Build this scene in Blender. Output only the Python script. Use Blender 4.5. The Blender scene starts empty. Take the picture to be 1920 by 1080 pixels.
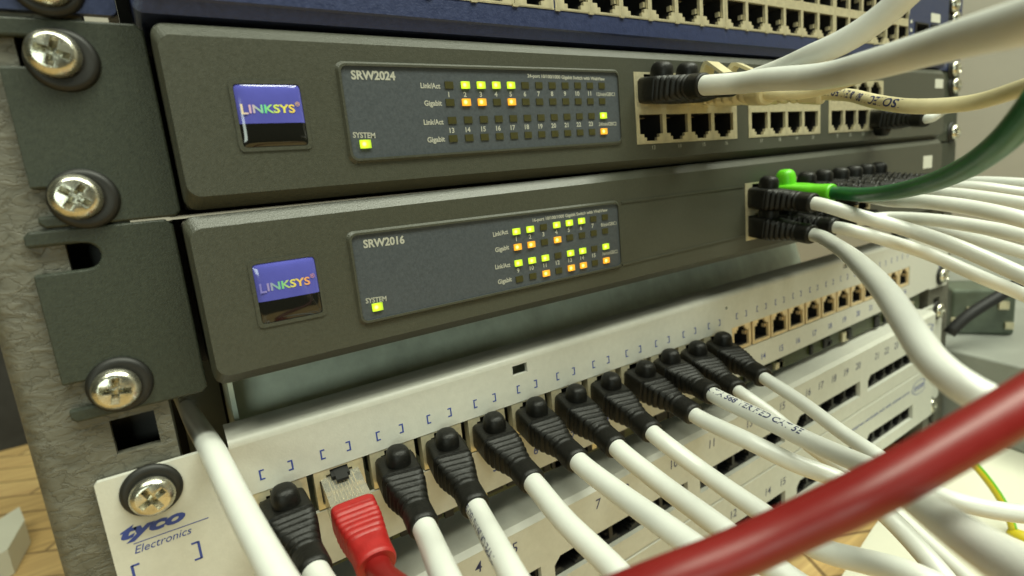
import bpy, bmesh, math, random
from mathutils import Vector, Matrix, Euler
random.seed(7)
S = 0.001                      # everything below is in millimetres
sc = bpy.context.scene
C = sc.collection
PI = math.pi

# ------------------------------------------------------------------ camera
CAM = Vector((15.5775, -157.3245, -0.4806))
ROT = Euler((1.3873, 0.0983, -0.5707), 'XYZ')
FPX = 1016.0347
cd = bpy.data.cameras.new('camera')
cd.sensor_width = 36.0
cd.lens = FPX / 1920 * 36
cd.clip_start = 0.004
cd.clip_end = 20
cd.dof.use_dof = True
cd.dof.focus_distance = 0.168
cd.dof.aperture_fstop = 12
co = bpy.data.objects.new('camera', cd)
co.location = CAM * S
co.rotation_euler = ROT
C.objects.link(co)
sc.camera = co
RM = ROT.to_matrix()

def ray(px, py):
    return RM @ Vector(((px - 960) / FPX, -(py - 540) / FPX, -1.0))
def at(px, py, Y):             # point of the plane y = Y seen at a picture position
    v = ray(px, py)
    return CAM + v * ((Y - CAM.y) / v.y)
def atz(px, py, Z):
    v = ray(px, py)
    return CAM + v * ((Z - CAM.z) / v.z)
def atd(px, py, d):
    return CAM + ray(px, py) * d
def depth(p):
    return -((RM.transposed() @ (Vector(p) - CAM)).z)

# ------------------------------------------------------------------ materials
def mat(name, col, rough=0.5, metal=0.0, bump=0.0, bscale=800.0, var=0.0, vscale=60.0, spec=0.5,
        coat=0.0, stretch=None, emit=None, estr=0.0, trans=0.0):
    m = bpy.data.materials.new(name)
    m.use_nodes = True
    nt = m.node_tree
    b = nt.nodes['Principled BSDF']
    b.inputs['Base Color'].default_value = (*col, 1)
    b.inputs['Roughness'].default_value = rough
    b.inputs['Metallic'].default_value = metal
    b.inputs['Specular IOR Level'].default_value = spec
    b.inputs['Coat Weight'].default_value = coat
    b.inputs['Transmission Weight'].default_value = trans
    if emit:
        b.inputs['Emission Color'].default_value = (*emit, 1)
        b.inputs['Emission Strength'].default_value = estr
    tc = nt.nodes.new('ShaderNodeTexCoord')
    mp = nt.nodes.new('ShaderNodeMapping')
    if stretch:
        mp.inputs['Scale'].default_value = stretch
    nt.links.new(tc.outputs['Object'], mp.inputs['Vector'])
    if bump > 0:
        n = nt.nodes.new('ShaderNodeTexNoise')
        n.inputs['Scale'].default_value = bscale
        n.inputs['Detail'].default_value = 5
        bm_ = nt.nodes.new('ShaderNodeBump')
        bm_.inputs['Strength'].default_value = bump
        bm_.inputs['Distance'].default_value = 0.0004
        nt.links.new(mp.outputs['Vector'], n.inputs['Vector'])
        nt.links.new(n.outputs['Fac'], bm_.inputs['Height'])
        nt.links.new(bm_.outputs['Normal'], b.inputs['Normal'])
    if var > 0:
        n2 = nt.nodes.new('ShaderNodeTexNoise')
        n2.inputs['Scale'].default_value = vscale
        n2.inputs['Detail'].default_value = 6
        n2.inputs['Roughness'].default_value = 0.65
        nt.links.new(mp.outputs['Vector'], n2.inputs['Vector'])
        r = nt.nodes.new('ShaderNodeValToRGB')
        r.color_ramp.elements[0].position = 0.3
        r.color_ramp.elements[1].position = 0.7
        r.color_ramp.elements[0].color = (*[c * (1 - var) for c in col], 1)
        r.color_ramp.elements[1].color = (*[min(1, c * (1 + var)) for c in col], 1)
        nt.links.new(n2.outputs['Fac'], r.inputs['Fac'])
        nt.links.new(r.outputs['Color'], b.inputs['Base Color'])
        n3 = nt.nodes.new('ShaderNodeMapRange')
        n3.inputs['To Min'].default_value = max(0.03, rough - 0.12)
        n3.inputs['To Max'].default_value = min(1, rough + 0.12)
        nt.links.new(n2.outputs['Fac'], n3.inputs['Value'])
        nt.links.new(n3.outputs['Result'], b.inputs['Roughness'])
    return m

M = {}
M['grey_plastic'] = mat('grey switch plastic', (0.052, 0.054, 0.040), 0.36, bump=0.22, bscale=2600, var=0.12, vscale=1100, spec=0.45)
M['ear'] = mat('dark painted bracket', (0.031, 0.037, 0.026), 0.46, bump=0.3, bscale=2200, var=0.25, vscale=900, spec=0.35)
M['panel'] = mat('slate label film', (0.057, 0.066, 0.075), 0.40, bump=0.12, bscale=3000, var=0.16, vscale=1300, spec=0.4)
M['black'] = mat('black void plastic', (0.006, 0.006, 0.006), 0.6)
M['dark_steel'] = mat('dark chassis steel', (0.03, 0.03, 0.028), 0.5, 0.4, var=0.3, vscale=40)
M['navy'] = mat('navy painted steel', (0.018, 0.027, 0.080), 0.40, bump=0.2, bscale=1800, var=0.2, vscale=600)
M['nickel'] = mat('warm nickel jack shield', (0.62, 0.56, 0.38), 0.38, 0.55, var=0.18, vscale=180)
M['gold'] = mat('golden jack housing', (0.74, 0.58, 0.34), 0.36, 0.4, var=0.2, vscale=220)
M['cream'] = mat('cream painted steel', (0.52, 0.515, 0.455), 0.36, bump=0.10, bscale=1500, var=0.05, vscale=350)
M['hub_cream'] = mat('pale hub plastic', (0.51, 0.51, 0.45), 0.38, bump=0.08, bscale=1800, var=0.05, vscale=300)
M['blue_ink'] = mat('blue print', (0.030, 0.055, 0.26), 0.6)
M['navy_ink'] = mat('dark print', (0.025, 0.03, 0.10), 0.6)
M['white_ink'] = mat('pale print', (0.35, 0.35, 0.30), 0.6)
M['black_boot'] = mat('black rubber boot', (0.006, 0.0058, 0.0045), 0.46, bump=0.3, bscale=1500, var=0.4, vscale=600, spec=0.28)
M['red_boot'] = mat('red boot', (0.31, 0.010, 0.009), 0.48, bump=0.2, bscale=1500, var=0.12, vscale=300)
M['red_cord'] = mat('red cable sheath', (0.185, 0.007, 0.006), 0.42, bump=0.05, bscale=600, var=0.06, vscale=150)
M['white_cord'] = mat('white cable sheath', (0.62, 0.63, 0.59), 0.34, bump=0.05, bscale=500, var=0.04, vscale=90)
M['beige_cord'] = mat('beige cable sheath', (0.54, 0.48, 0.29), 0.42, bump=0.06, bscale=900, var=0.08, vscale=120)
M['green_boot'] = mat('bright green boot', (0.11, 0.50, 0.010), 0.42, bump=0.15, bscale=1500, var=0.08, vscale=300)
M['green_cord'] = mat('dark green cable sheath', (0.010, 0.095, 0.030), 0.36, bump=0.1, bscale=900, var=0.12, vscale=120)
M['clear'] = mat('clear plug plastic', (0.62, 0.60, 0.50), 0.16, trans=0.75)
M['screw'] = mat('zinc screw', (0.60, 0.58, 0.48), 0.27, 0.95, bump=0.25, bscale=900, var=0.25, vscale=300)
M['washer'] = mat('black cup washer', (0.008, 0.008, 0.006), 0.55, var=0.2, vscale=300)
M['zinc'] = mat('galvanised sheet', (0.64, 0.72, 0.62), 0.42, 0.2, bump=0.15, bscale=300, var=0.3, vscale=28)
M['led_off'] = mat('unlit indicator', (0.045, 0.042, 0.012), 0.35)
def led_mat(name, cols):
    m = mat(name, (0.2, 0.2, 0.05), 0.3)
    nt = m.node_tree; b = nt.nodes['Principled BSDF']
    tc = nt.nodes.new('ShaderNodeTexCoord'); mp = nt.nodes.new('ShaderNodeMapping')
    mp.inputs['Location'].default_value = (0.00042, 0, 0)
    nt.links.new(tc.outputs['Object'], mp.inputs['Vector'])
    ln = nt.nodes.new('ShaderNodeVectorMath'); ln.operation = 'LENGTH'
    nt.links.new(mp.outputs['Vector'], ln.inputs[0])
    mr = nt.nodes.new('ShaderNodeMapRange'); mr.inputs['From Max'].default_value = 0.0021
    nt.links.new(ln.outputs['Value'], mr.inputs['Value'])
    r = nt.nodes.new('ShaderNodeValToRGB'); e = r.color_ramp.elements; e.new(0.33)
    for k, (p, c) in enumerate(zip((0.14, 0.42, 0.95), cols)): e[k].position = p; e[k].color = (*c, 1)
    nt.links.new(mr.outputs['Result'], r.inputs['Fac']); nt.links.new(r.outputs['Color'], b.inputs['Emission Color'])
    b.inputs['Emission Strength'].default_value = 2.5
    return m
M['led_green'] = led_mat('lit green indicator', ((0.85, 1.0, 0.40), (0.33, 0.52, 0.0), (0.12, 0.22, 0.0)))
M['led_amber'] = led_mat('lit amber indicator', ((1.0, 0.85, 0.40), (0.55, 0.20, 0.0), (0.30, 0.085, 0.0)))
M['badge_blue'] = mat('blue badge enamel', (0.085, 0.090, 0.40), 0.10, coat=0.4, var=0.08, vscale=120)
M['badge_black'] = mat('black badge enamel', (0.008, 0.008, 0.007), 0.10, coat=0.4)
M['wall'] = mat('grey wall paint', (0.40, 0.385, 0.335), 0.9, bump=0.3, bscale=160, var=0.06, vscale=6)
M['paper'] = mat('off white board', (0.62, 0.61, 0.50), 0.7, var=0.04, vscale=12)
M['case'] = mat('grey metal casework', (0.27, 0.28, 0.25), 0.45, 0.1, bump=0.1, bscale=300, var=0.12, vscale=18)
M['pcb'] = mat('olive board', (0.035, 0.045, 0.012), 0.4, var=0.5, vscale=200)
M['dark_green'] = mat('dark green plastic', (0.085, 0.105, 0.075), 0.4, var=0.3, vscale=60)
M['yellow'] = mat('yellow plastic', (0.50, 0.40, 0.01), 0.45)
M['earth_green'] = mat('green stripe', (0.13, 0.42, 0.02), 0.4)
M['label_white'] = mat('pale sticker', (0.55, 0.55, 0.48), 0.6)

def rail_mat():
    m = mat('hammered taupe paint', (0.205, 0.185, 0.135), 0.52)
    nt = m.node_tree
    b = nt.nodes['Principled BSDF']
    tc = nt.nodes.new('ShaderNodeTexCoord')
    mp = nt.nodes.new('ShaderNodeMapping')
    mp.inputs['Scale'].default_value = (170, 170, 300)
    nt.links.new(tc.outputs['Object'], mp.inputs['Vector'])
    n = nt.nodes.new('ShaderNodeTexNoise')
    n.inputs['Scale'].default_value = 1.0
    n.inputs['Detail'].default_value = 4
    n.inputs['Distortion'].default_value = 0.9
    nt.links.new(mp.outputs['Vector'], n.inputs['Vector'])
    mp2 = nt.nodes.new('ShaderNodeMapping')
    mp2.inputs['Scale'].default_value = (110, 110, 300)
    mp2.inputs['Rotation'].default_value = (0, 0.15, 0)
    nt.links.new(tc.outputs['Object'], mp2.inputs['Vector'])
    v = nt.nodes.new('ShaderNodeTexVoronoi')
    v.feature = 'DISTANCE_TO_EDGE'
    v.inputs['Scale'].default_value = 1.3
    v.inputs['Randomness'].default_value = 1.0
    mixv = nt.nodes.new('ShaderNodeMixRGB')
    mixv.inputs['Fac'].default_value = 0.75
    nt.links.new(mp2.outputs['Vector'], mixv.inputs['Color1'])
    wv = nt.nodes.new('ShaderNodeVectorMath'); wv.operation = 'ADD'
    sclv = nt.nodes.new('ShaderNodeVectorMath'); sclv.operation = 'SCALE'; sclv.inputs['Scale'].default_value = 1.4
    nt.links.new(n.outputs['Color'], sclv.inputs[0])
    nt.links.new(mp2.outputs['Vector'], wv.inputs[0]); nt.links.new(sclv.outputs['Vector'], wv.inputs[1])
    nt.links.new(wv.outputs['Vector'], v.inputs['Vector'])
    r = nt.nodes.new('ShaderNodeValToRGB')
    r.color_ramp.elements[0].position = 0.0
    r.color_ramp.elements[0].color = (0.72, 0.72, 0.72, 1)
    r.color_ramp.elements[1].position = 0.05
    r.color_ramp.elements[1].color = (1, 1, 1, 1)
    nt.links.new(v.outputs['Distance'], r.inputs['Fac'])
    cr = nt.nodes.new('ShaderNodeValToRGB')
    cr.color_ramp.elements[0].position = 0.25
    cr.color_ramp.elements[0].color = (0.072, 0.069, 0.051, 1)
    cr.color_ramp.elements[1].position = 0.7
    cr.color_ramp.elements[1].color = (0.140, 0.134, 0.104, 1)
    nt.links.new(n.outputs['Fac'], cr.inputs['Fac'])
    mul = nt.nodes.new('ShaderNodeMixRGB'); mul.blend_type = 'MULTIPLY'; mul.inputs['Fac'].default_value = 0.8
    nt.links.new(cr.outputs['Color'], mul.inputs['Color1']); nt.links.new(r.outputs['Color'], mul.inputs['Color2'])
    nt.links.new(mul.outputs['Color'], b.inputs['Base Color'])
    ad = nt.nodes.new('ShaderNodeMath'); ad.operation = 'MULTIPLY'
    nt.links.new(n.outputs['Fac'], ad.inputs[0]); nt.links.new(r.outputs['Color'], ad.inputs[1])
    bp = nt.nodes.new('ShaderNodeBump'); bp.inputs['Strength'].default_value = 0.6; bp.inputs['Distance'].default_value = 0.0012
    nt.links.new(ad.outputs['Value'], bp.inputs['Height']); nt.links.new(bp.outputs['Normal'], b.inputs['Normal'])
    return m
M['rail'] = rail_mat()

def wood_mat():
    m = mat('pale floor wood', (0.55, 0.38, 0.16), 0.5)
    nt = m.node_tree; b = nt.nodes['Principled BSDF']
    tc = nt.nodes.new('ShaderNodeTexCoord'); mp = nt.nodes.new('ShaderNodeMapping')
    mp.inputs['Rotation'].default_value = (0, 0, 0.5)
    nt.links.new(tc.outputs['Object'], mp.inputs['Vector'])
    w = nt.nodes.new('ShaderNodeTexBrick')
    w.inputs['Scale'].default_value = 9
    w.inputs['Color1'].default_value = (0.62, 0.43, 0.19, 1)
    w.inputs['Color2'].default_value = (0.50, 0.33, 0.13, 1)
    w.inputs['Mortar'].default_value = (0.22, 0.14, 0.06, 1)
    w.inputs['Mortar Size'].default_value = 0.012
    w.inputs['Brick Width'].default_value = 1.6
    w.inputs['Row Height'].default_value = 0.3
    nt.links.new(mp.outputs['Vector'], w.inputs['Vector'])
    mp2 = nt.nodes.new('ShaderNodeMapping'); mp2.inputs['Scale'].default_value = (12, 160, 60)
    mp2.inputs['Rotation'].default_value = (0, 0, 0.5)
    nt.links.new(tc.outputs['Object'], mp2.inputs['Vector'])
    n = nt.nodes.new('ShaderNodeTexNoise'); n.inputs['Scale'].default_value = 1.5; n.inputs['Detail'].default_value = 6
    nt.links.new(mp2.outputs['Vector'], n.inputs['Vector'])
    mx = nt.nodes.new('ShaderNodeMixRGB'); mx.blend_type = 'OVERLAY'; mx.inputs['Fac'].default_value = 0.6
    nt.links.new(w.outputs['Color'], mx.inputs['Color1']); nt.links.new(n.outputs['Fac'], mx.inputs['Color2'])
    nt.links.new(mx.outputs['Color'], b.inputs['Base Color'])
    return m
M['wood'] = wood_mat()

def foil_mat(name, cols, x0, x1):
    m = mat(name, (0.6, 0.6, 0.3), 0.25)
    nt = m.node_tree; b = nt.nodes['Principled BSDF']
    tc = nt.nodes.new('ShaderNodeTexCoord'); sx = nt.nodes.new('ShaderNodeSeparateXYZ')
    nt.links.new(tc.outputs['Object'], sx.inputs['Vector'])
    mr = nt.nodes.new('ShaderNodeMapRange')
    mr.inputs['From Min'].default_value = x0 * S; mr.inputs['From Max'].default_value = x1 * S
    nt.links.new(sx.outputs['X'], mr.inputs['Value'])
    r = nt.nodes.new('ShaderNodeValToRGB')
    e = r.color_ramp.elements
    while len(e) < len(cols): e.new(0.5)
    for i, c in enumerate(cols):
        e[i].position = i / (len(cols) - 1); e[i].color = (*c, 1)
    nt.links.new(mr.outputs['Result'], r.inputs['Fac']); nt.links.new(r.outputs['Color'], b.inputs['Base Color'])
    return m

# ------------------------------------------------------------------ mesh helpers (mm)
def emit_mesh(name, bm, mats, parent=None, smooth=False, loc=None, auto=None):
    """link the bmesh (world mm) as one object; under a parent it is stored in the parent's own frame"""
    me = bpy.data.meshes.new(name)
    if isinstance(mats, str): mats = [mats]
    for m in mats: me.materials.append(M[m])
    if parent is not None:
        inv = parent['_mw'] if False else WORLD[parent.name].inverted()
        bm.transform(inv)
    elif loc is not None:
        bm.transform(Matrix.Translation(-Vector(loc)))
    bm.transform(Matrix.Scale(S, 4))
    bmesh.ops.recalc_face_normals(bm, faces=bm.faces[:]) if not getattr(bm, 'keepn', False) else None
    bm.to_mesh(me); bm.free()
    if smooth:
        for p in me.polygons: p.use_smooth = True
        if auto is not None:
            me.set_sharp_from_angle(angle=math.radians(auto))
    o = bpy.data.objects.new(name, me)
    C.objects.link(o)
    if parent is not None:
        o.parent = parent
        WORLD[o.name] = WORLD[parent.name].copy()
    elif loc is not None:
        o.location = Vector(loc) * S
        WORLD[o.name] = Matrix.Translation(Vector(loc))
    else:
        WORLD[o.name] = Matrix.Identity(4)
    return o
WORLD = {}
def thing(name, label, cat, loc=(0, 0, 0), group=None, rot=None):
    o = bpy.data.objects.new(name, None)
    o.empty_display_size = 0.004
    C.objects.link(o)
    Mx = Matrix.Translation(Vector(loc))
    if rot is not None: Mx = Mx @ rot.to_4x4()
    WORLD[o.name] = Mx
    o.matrix_world = Matrix.Translation(Vector(loc) * S) @ (rot.to_4x4() if rot is not None else Matrix.Identity(4))
    tag(o, label, cat, group)
    return o
def tag(o, label=None, cat=None, group=None, kind=None):
    if label: o['label'] = label
    if cat: o['category'] = cat
    if group: o['group'] = group
    if kind: o['kind'] = kind
    return o

def box(bm, x0, x1, y0, y1, z0, z1, mi=0):
    vs = [bm.verts.new((x, y, z)) for x in (x0, x1) for y in (y0, y1) for z in (z0, z1)]
    for f in ((0, 1, 3, 2), (4, 6, 7, 5), (0, 4, 5, 1), (2, 3, 7, 6), (0, 2, 6, 4), (1, 5, 7, 3)):
        fc = bm.faces.new([vs[i] for i in f]); fc.material_index = mi
def prism(bm, pts, axis_pts0, axis_pts1, mi=0): pass
def fill(bm, loops, y, mi=0):
    """flat face at y from (x,z) loops; the first is the outline, the others holes. Returns vert loops"""
    vl = []; edges = []
    for lp in loops:
        vs = [bm.verts.new((p[0], y, p[1])) for p in lp]
        vl.append(vs)
        for i in range(len(vs)):
            edges.append(bm.edges.new((vs[i], vs[(i + 1) % len(vs)])))
    r = bmesh.ops.triangle_fill(bm, use_beauty=True, use_dissolve=False, edges=edges, normal=(0, -1, 0))
    for g in r['geom']:
        if isinstance(g, bmesh.types.BMFace): g.material_index = mi
    return vl
def walls(bm, vs, y2, mi=0, f=None, cap=False, capmi=None):
    """extrude a vert loop to depth y2 (f maps the (x,z) of the far loop)"""
    n = []
    for v in vs:
        x, z = (v.co.x, v.co.z) if f is None else f(v.co.x, v.co.z)
        n.append(bm.verts.new((x, y2, z)))
    for i in range(len(vs)):
        j = (i + 1) % len(vs)
        fc = bm.faces.new((vs[i], vs[j], n[j], n[i])); fc.material_index = mi
    if cap:
        fc = bm.faces.new(n); fc.material_index = mi if capmi is None else capmi
    return n
def plate(bm, outline, holes, y0, y1, mi=0):
    vl = fill(bm, [outline] + holes, y0, mi)
    vb = fill(bm, [outline] + holes, y1, mi)
    for a, b in zip(vl, vb):
        for i in range(len(a)):
            j = (i + 1) % len(a)
            fc = bm.faces.new((a[i], a[j], b[j], b[i])); fc.material_index = mi
def rrect(x0, x1, z0, z1, r, n=5, z0b=None, z1b=None):
    """rounded rectangle; z0b / z1b are the bottom and top at the right end"""
    z0b = z0 if z0b is None else z0b; z1b = z1 if z1b is None else z1b
    pts = []
    for cx, cz, a0 in ((x1 - r, z1b - r, 0), (x0 + r, z1 - r, 90), (x0 + r, z0 + r, 180), (x1 - r, z0b + r, 270)):
        for k in range(n + 1):
            a = math.radians(a0 + 90 * k / n)
            pts.append((cx + r * math.cos(a), cz + r * math.sin(a)))
    return pts
def rect(x0, x1, z0, z1):
    return [(x0, z0), (x1, z0), (x1, z1), (x0, z1)]
def lathe(bm, prof, n=40, c=(0, 0, 0), mi=0, cap0=False, cap1=False):
    """profile of (radius, y) turned about the y axis through c"""
    rings = []
    for r, y in prof:
        rings.append([bm.verts.new((c[0] + r * math.cos(2 * PI * k / n), c[1] + y, c[2] + r * math.sin(2 * PI * k / n))) for k in range(n)])
    for a, b in zip(rings, rings[1:]):
        for k in range(n):
            f = bm.faces.new((a[k], a[(k + 1) % n], b[(k + 1) % n], b[k])); f.material_index = mi
    if cap0: bm.faces.new(rings[0]).material_index = mi
    if cap1: bm.faces.new(rings[-1]).material_index = mi
    return rings
def catmull(pts, step=2.0):
    P = [Vector(p) for p in pts]
    P = [P[0] * 2 - P[1]] + P + [P[-1] * 2 - P[-2]]
    out = []
    for i in range(1, len(P) - 2):
        p0, p1, p2, p3 = P[i - 1], P[i], P[i + 1], P[i + 2]
        t0 = 0; t1 = t0 + max(1e-3, (p1 - p0).length) ** 0.5; t2 = t1 + max(1e-3, (p2 - p1).length) ** 0.5; t3 = t2 + max(1e-3, (p3 - p2).length) ** 0.5
        n = max(2, int((p2 - p1).length / step))
        for k in range(n):
            t = t1 + (t2 - t1) * k / n
            A1 = p0 * ((t1 - t) / (t1 - t0)) + p1 * ((t - t0) / (t1 - t0))
            A2 = p1 * ((t2 - t) / (t2 - t1)) + p2 * ((t - t1) / (t2 - t1))
            A3 = p2 * ((t3 - t) / (t3 - t2)) + p3 * ((t - t2) / (t3 - t2))
            B1 = A1 * ((t2 - t) / (t2 - t0)) + A2 * ((t - t0) / (t2 - t0))
            B2 = A2 * ((t3 - t) / (t3 - t1)) + A3 * ((t - t1) / (t3 - t1))
            out.append(B1 * ((t2 - t) / (t2 - t1)) + B2 * ((t - t1) / (t2 - t1)))
    out.append(P[-2])
    # light smoothing
    for _ in range(3):
        out = [out[0]] + [(out[i - 1] + out[i] * 2 + out[i + 1]) / 4 for i in range(1, len(out) - 1)] + [out[-1]]
    return out
def frames(path):
    T = []
    for i in range(len(path)):
        a = path[max(0, i - 1)]; b = path[min(len(path) - 1, i + 1)]
        T.append((b - a).normalized())
    up = Vector((0, 0, 1))
    F = []
    for t in T:
        u = (up - t * up.dot(t))
        if u.length < 0.05: u = Vector((0, -1, 0)) - t * Vector((0, -1, 0)).dot(t)
        u.normalize()
        F.append((t, u, t.cross(u)))
    return F
def tube(bm, path, r, n=24, mi=0):
    F = frames(path); rings = []
    for p, (t, u, v) in zip(path, F):
        rings.append([bm.verts.new(p + (u * math.cos(2 * PI * k / n) + v * math.sin(2 * PI * k / n)) * r) for k in range(n)])
    for a, b in zip(rings, rings[1:]):
        for k in range(n):
            bm.faces.new((a[k], a[(k + 1) % n], b[(k + 1) % n], b[k])).material_index = mi
    bm.faces.new(rings[0]).material_index = mi; bm.faces.new(rings[-1]).material_index = mi

# ------------------------------------------------------------------ text
_tc = {}
def text_mesh(body, bold=0.0, shear=0.0):
    k = (body, bold, shear)
    if k not in _tc:
        cu = bpy.data.curves.new('letters', 'FONT')
        cu.body = body; cu.size = 1.0; cu.offset = bold; cu.shear = shear; cu.resolution_u = 3
        o = bpy.data.objects.new('letters', cu)
        C.objects.link(o)
        dg = bpy.context.evaluated_depsgraph_get()
        me = bpy.data.meshes.new_from_object(o.evaluated_get(dg))
        vs = [v.co.copy() for v in me.vertices]; fs = [tuple(p.vertices) for p in me.polygons]
        bpy.data.objects.remove(o); bpy.data.curves.remove(cu); bpy.data.meshes.remove(me)
        x0 = min(v.x for v in vs); x1 = max(v.x for v in vs)
        _tc[k] = ([Vector((v.x - x0, v.y, 0)) for v in vs], fs, x1 - x0)
    return _tc[k]
def text(bm, body, a, h, y, w=None, ang=0.0, bold=0.0, shear=0.0, align='L', mi=0):
    """letters on the plane y; a = (x,z) of the baseline start, h = capital height, w = total width"""
    vs, fs, tw = text_mesh(body, bold, shear)
    sy = h / 0.69
    sx = sy if w is None else w / tw
    off = {'L': 0, 'C': -tw * sx / 2, 'R': -tw * sx}[align]
    ca, sa = math.cos(ang), math.sin(ang)
    nv = []
    for v in vs:
        X = v.x * sx + off; Z = v.y * sy
        nv.append(bm.verts.new((a[0] + X * ca - Z * sa, y, a[1] + X * sa + Z * ca)))
    for f in fs:
        try: bm.faces.new([nv[i] for i in f]).material_index = mi
        except ValueError: pass
def text_px(bm, body, p0, p1, h, y, **k):
    """letters whose baseline runs between two seen positions"""
    A = at(*p0, y); B = at(*p1, y)
    d = B - A
    text(bm, body, (A.x, A.z), h, y, w=math.hypot(d.x, d.z), ang=math.atan2(d.z, d.x), **k)
def wrap_text(bm, body, path, r, s0, h, phi=0.0, flip=False, bold=0.0, gap=1.0, mi=0):
    """letters printed along a cable: phi is the angle about the cable, 0 = on top"""
    vs, fs, tw = text_mesh(body, bold, 0)
    sy = h / 0.69
    cum = [0]
    for a, b in zip(path, path[1:]): cum.append(cum[-1] + (b - a).length)
    F = frames(path)
    nv = []
    for v in vs:
        X = v.x * sy * gap; Z = (v.y - 0.34) * sy
        if flip: X, Z = tw * sy * gap - X, -Z
        s = min(max(s0 + X, 0), cum[-1] - 1e-3)
        i = max(k for k in range(len(cum)) if cum[k] <= s)
        i = min(i, len(path) - 2)
        t = (s - cum[i]) / max(1e-6, cum[i + 1] - cum[i])
        p = path[i].lerp(path[i + 1], t)
        u = F[i][1].lerp(F[i + 1][1], t).normalized(); w = F[i][2].lerp(F[i + 1][2], t).normalized()
        a = phi - Z / r
        nv.append(bm.verts.new(p + (u * math.cos(a) + w * math.sin(a)) * (r + 0.06)))
    for f in fs:
        try: bm.faces.new([nv[i] for i in f]).material_index = mi
        except ValueError: pass

# ================================================================== THE SETTING
FZ = -238.0
bm = bmesh.new(); box(bm, -1500, 2600, -700, 1700, FZ - 30, FZ)
tag(emit_mesh('floor', bm, 'wood'), kind='structure')
bm = bmesh.new(); box(bm, 1200, 1230, -700, 1700, FZ, 1500)
tag(emit_mesh('wall', bm, 'wall'), 'plain grey painted wall behind the right hand side of the rack', 'wall')
bm = bmesh.new(); box(bm, -1500, 1199, 900, 930, FZ, 1500)
tag(emit_mesh('wall', bm, 'wall'), 'grey wall far behind the rack, seen in slivers past the left rail', 'wall')

# ------------------------------------------------------------------ rack rails
def slot_outline(x0, x1, z0, z1, slots, r=3.0, xin=2.0):
    """bracket outline with slots open to the left"""
    pts = [(x1 - 1.2, z0), (x1, z0 + 1.2), (x1, z1 - 1.6), (x1 - 1.6, z1), (x0 + 1, z1), (x0, z1 - 1)]
    for zc in sorted(slots, reverse=True):
        pts += [(x0, zc + r)]
        for k in range(9):
            a = PI / 2 - PI * k / 8
            pts.append((xin - r + r * math.cos(a) + 0.0, zc + r * math.sin(a)))
        pts += [(x0, zc - r)]
    pts += [(x0, z0 + 1), (x0 + 1, z0)]
    return pts
hz = [z for u in range(-6, 3) for z in (6.35 + 44.45 * u, 22.225 + 44.45 * u, 38.1 + 44.45 * u)]
rl = thing('rack_rail', 'taupe hammered rack rail with square holes down the left side of the rack', 'rack rail', (0, 2, -237), 'upright rails of the rack')
bm = bmesh.new()
holes = [rect(-4.3, 4.9, z - 4.4, z + 4.4) for z in hz if -250 < z < 120]
out = rect(-16.2, 8.3, -237, 140)
vl = fill(bm, [out] + holes, 2.1)
for h in vl[1:]: walls(bm, h, 4.6)
# rounded outer corner and side flange
prev = [(-16.2, 2.1)]
for k in range(1, 7):
    a = k / 6 * PI / 2
    prev.append((-16.2 - 4.2 * math.sin(a), 2.1 + 4.2 * (1 - math.cos(a))))
prev += [(-20.4, 60)]
for (xa, ya), (xb, yb) in zip(prev, prev[1:]):
    bm.faces.new([bm.verts.new(p) for p in ((xa, ya, -237), (xb, yb, -237), (xb, yb, 140), (xa, ya, 140))])
bm.faces.new([bm.verts.new(p) for p in ((8.3, 2.1, -237), (8.3, 14, -237), (8.3, 14, 140), (8.3, 2.1, 140))])
bmesh.ops.remove_doubles(bm, verts=bm.verts[:], dist=0.001)
emit_mesh('flange', bm, 'rail', rl, smooth=True, auto=35)
bm = bmesh.new(); box(bm, -7, 8.0, 14.2, 15.4, -237, 140)
emit_mesh('backing_strip', bm, 'dark_steel', rl)

XR = 466.0
rr = thing('rack_rail', 'right hand rack rail, its bare edge catching light beside the grey wall', 'rack rail', (XR, 2, -237), 'upright rails of the rack')
bm = bmesh.new()
holes = [rect(XR - 4.6, XR + 4.6, z - 4.4, z + 4.4) for z in hz if -250 < z < 120]
vl = fill(bm, [rect(XR - 14, XR + 19, -237, 140)] + holes, 2.1)
for h in vl[1:]: walls(bm, h, 4.6)
bm.faces.new([bm.verts.new(p) for p in ((XR + 19, 2.1, -237), (XR + 19, 40, -237), (XR + 19, 40, 140), (XR + 19, 2.1, 140))])
bm.faces.new([bm.verts.new(p) for p in ((XR - 14, 2.1, -237), (XR - 14, 14, -237), (XR - 14, 14, 140), (XR - 14, 2.1, 140))])
bmesh.ops.remove_doubles(bm, verts=bm.verts[:], dist=0.001)
emit_mesh('flange', bm, 'rail', rr)
bm = bmesh.new(); box(bm, XR - 13, XR + 18, 14.2, 15.4, -237, 140)
emit_mesh('backing_strip', bm, 'dark_steel', rr)

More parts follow.
